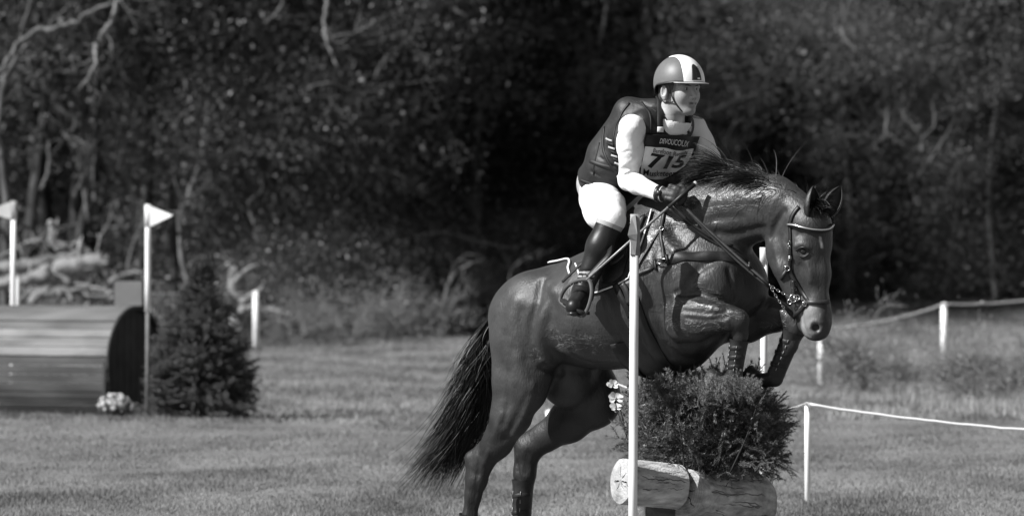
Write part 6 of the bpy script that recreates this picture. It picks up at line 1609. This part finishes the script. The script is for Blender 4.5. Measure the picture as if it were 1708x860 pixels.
# ================================================================== log roller
YR = math.radians(28); AX = np.array([math.cos(YR), -math.sin(YR), 0]); NR = np.array([-math.sin(YR), -math.cos(YR), 0]); RD = 52.0
RC = S(226, 600, RD - D0); RAD = .50
roller = thing('log_roller', np.array([RC[0], RC[1], 0]), 'big rounded jump clad in long horizontal boards with a dark end at the left', 'jump')
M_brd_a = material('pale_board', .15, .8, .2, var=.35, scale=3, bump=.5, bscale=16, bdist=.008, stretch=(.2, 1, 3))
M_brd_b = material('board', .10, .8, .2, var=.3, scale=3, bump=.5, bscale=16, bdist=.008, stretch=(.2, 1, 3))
M_brd_c = material('dark_board', .07, .8, .2, var=.3, scale=3, bump=.5, bscale=16, bdist=.008, stretch=(.2, 1, 3))
M_end = material('dark_end_board', .030, .7, .3, var=.35, scale=5, bump=.4, bscale=20, bdist=.006)
LEN = 3.1; rr = np.random.default_rng(3); NB = 26
for k in range(NB):
    a0, a1 = math.radians(-90 + 360 * k / NB * 1.0), math.radians(-90 + 360 * (k + 1) / NB)
    am = (a0 + a1) / 2
    # angle measured from the front (camera side) upwards
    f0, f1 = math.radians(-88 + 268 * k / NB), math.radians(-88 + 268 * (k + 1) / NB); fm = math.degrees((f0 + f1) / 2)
    if fm < 8: m_ = M_brd_c  # darkest boards on the lower round, palest band just above them
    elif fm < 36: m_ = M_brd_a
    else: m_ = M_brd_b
    ro = RAD + rr.normal(0, .003); ri = RAD - .03; e = .016 if fm < 8 else .008; q0, q1 = f0 + e, f1 - e; off = -.01 if fm < 8 else 0
    def pt(r, q, l):
        y_ = max(-.6, math.sin(q) * r); return RC + NR * (math.cos(q) * r if q > 0 or math.cos(q) < 0 else r * (.6 + .4 * math.cos(q))) + ZZ * y_ - AX * l
    V = [pt(ro + off, q0, 0), pt(ro + off, (q0 + q1) / 2, 0), pt(ro + off, q1, 0), pt(ri, q1, 0), pt(ri, q0, 0)]; L2 = LEN + rr.normal(0, .01)
    V += [v - AX * L2 for v in V]
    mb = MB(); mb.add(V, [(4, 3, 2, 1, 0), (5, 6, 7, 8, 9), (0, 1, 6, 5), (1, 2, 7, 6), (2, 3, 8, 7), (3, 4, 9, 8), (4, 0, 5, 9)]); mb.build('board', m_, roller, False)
NE = 9
for k in range(NE):
    x0 = -RAD + 2 * RAD * k / NE + .004; x1 = -RAD + 2 * RAD * (k + 1) / NE - .004; V = []
    for x in (x0, (x0 + x1) / 2, x1):
        hgt = math.sqrt(max(.0, (RAD - .028) ** 2 - x * x)); V += [RC + NR * x + ZZ * hgt - AX * .02, RC + NR * x - ZZ * (RAD) - AX * .02]
    V += [v - AX * .03 for v in V]
    mb = MB(); mb.add(V, [(0, 1, 3, 2), (2, 3, 5, 4), (6, 8, 9, 7), (8, 10, 11, 9), (0, 2, 8, 6), (2, 4, 10, 8), (0, 6, 7, 1), (4, 5, 11, 10)]); mb.build('end_board', M_end, roller, False)
mb = MB(); P = [RC + (NR * math.cos(q) + ZZ * math.sin(q)) * (RAD - .02) - AX * .0 for q in np.linspace(-.2, math.pi + .2, 40)]; tube(mb, P, .022, 8); mb.build('end_rim', M_end, roller)
t = thing('grey_board', S(214, 508, 54.3 - D0), 'plain grey square board standing behind the top of the log roller', 'board')
mb = MB(); c = S(214, 489, 54.3 - D0); box(mb, c, .268, .03, .235); mb.build('panel', material('grey_panel', .20, .6, .3, var=.08, scale=6), t, False)
mb = MB(); box(mb, c + ZZ * .0 + np.array([0, .03, 0]), .29, .03, .255); mb.build('frame', M_end, t, False)
mb = MB(); a = c - ZZ * .12 + np.array([0, .04, 0]); tube(mb, [a, a * [1, 1, 0]], .03, 8); mb.build('post', M_bark_dark, t)
# flower pot at the foot of the roller
fp = thing('flower_bunch', G(192, 697), 'bunch of small white flowers in a dark pot at the foot of the log roller', 'flowers'); c = G(192, 697); rr = np.random.default_rng(5)
mb = MB(); tube(mb, [c + ZZ * .002, c + ZZ * .05, c + ZZ * .10], [.07, .085, .09], 16); mb.build('pot', M_black, fp)
mb = MB()
for k in range(420):
    u = unit(rr.normal(size=3)); u[2] = abs(u[2]); p = c + ZZ * .08 + u * np.array([.16, .13, .10]) * rr.uniform(.5, 1); d = unit(u + rr.normal(0, .5, 3)); s = unit(np.cross(d, rr.normal(size=3))) * .009; mb.add([p, p + d * .018 + s, p + d * .04, p + d * .018 - s], [(0, 1, 2, 3)])
mb.build('leaves', M_leaf2, fp, False)
fm_ = MB()
for q in range(6): a_ = q * 1.047; fm_.add([[0, 0, 0], [.014 * math.cos(a_ - .4), .014 * math.sin(a_ - .4), .006], [.024 * math.cos(a_), .024 * math.sin(a_), .003], [.014 * math.cos(a_ + .4), .014 * math.sin(a_ + .4), .006]], [(0, 1, 2, 3)])
o = fm_.build('blossom', M_petal, None, False); me_b = o.data; bpy.data.objects.remove(o)
for k in range(46):
    u = unit(rr.normal(size=3)); u[2] = abs(u[2]); u[1] = -abs(u[1]); p = c + ZZ * .09 + u * np.array([.17, .14, .13]); place_part('blossom', me_b, fp, p, u + rr.normal(0, .3, 3), rr.uniform(0, 6), rr.uniform(.8, 1.3))
# little fir tree
FTP = G(338, 696); fir = thing('small_fir_tree', FTP, 'small bushy dark fir tree standing right of the log roller', 'tree'); rr = np.random.default_rng(6)
mb = MB(); tube(mb, catmull([FTP, FTP + ZZ * .7, FTP + ZZ * 1.42], 6), np.linspace(.035, .006, 13), 8); mb.build('trunk', M_bark_dark, fir)
SPF = [spray_mesh(130 + i, .62, 10, M_fir, .028, .0022) for i in range(3)]
for k in range(260):
    s = rr.uniform(0, 1) ** 1.15; z = .04 + 1.30 * s; R_ = (.64 * (1 - s) ** .95 + .03) * rr.uniform(.68, 1.15); a_ = rr.uniform(0, 6.28); d = unit(np.array([math.cos(a_), math.sin(a_), .18 + .9 * s ** 2 + rr.normal(0, .15)])); L_ = min(1.0, R_ / .5 + .12) * .95
    p = FTP + ZZ * z + d * np.array([1, 1, .3]) * max(0, R_ - .60 * L_)
    place_part('branch', SPF[k % 3], fir, p, d, rr.uniform(-.5, .5) + (1.57 if k % 5 == 0 else 0), L_ * .92)
place_part('leader', SPF[0], fir, FTP + ZZ * 1.2, ZZ, 0, .5)
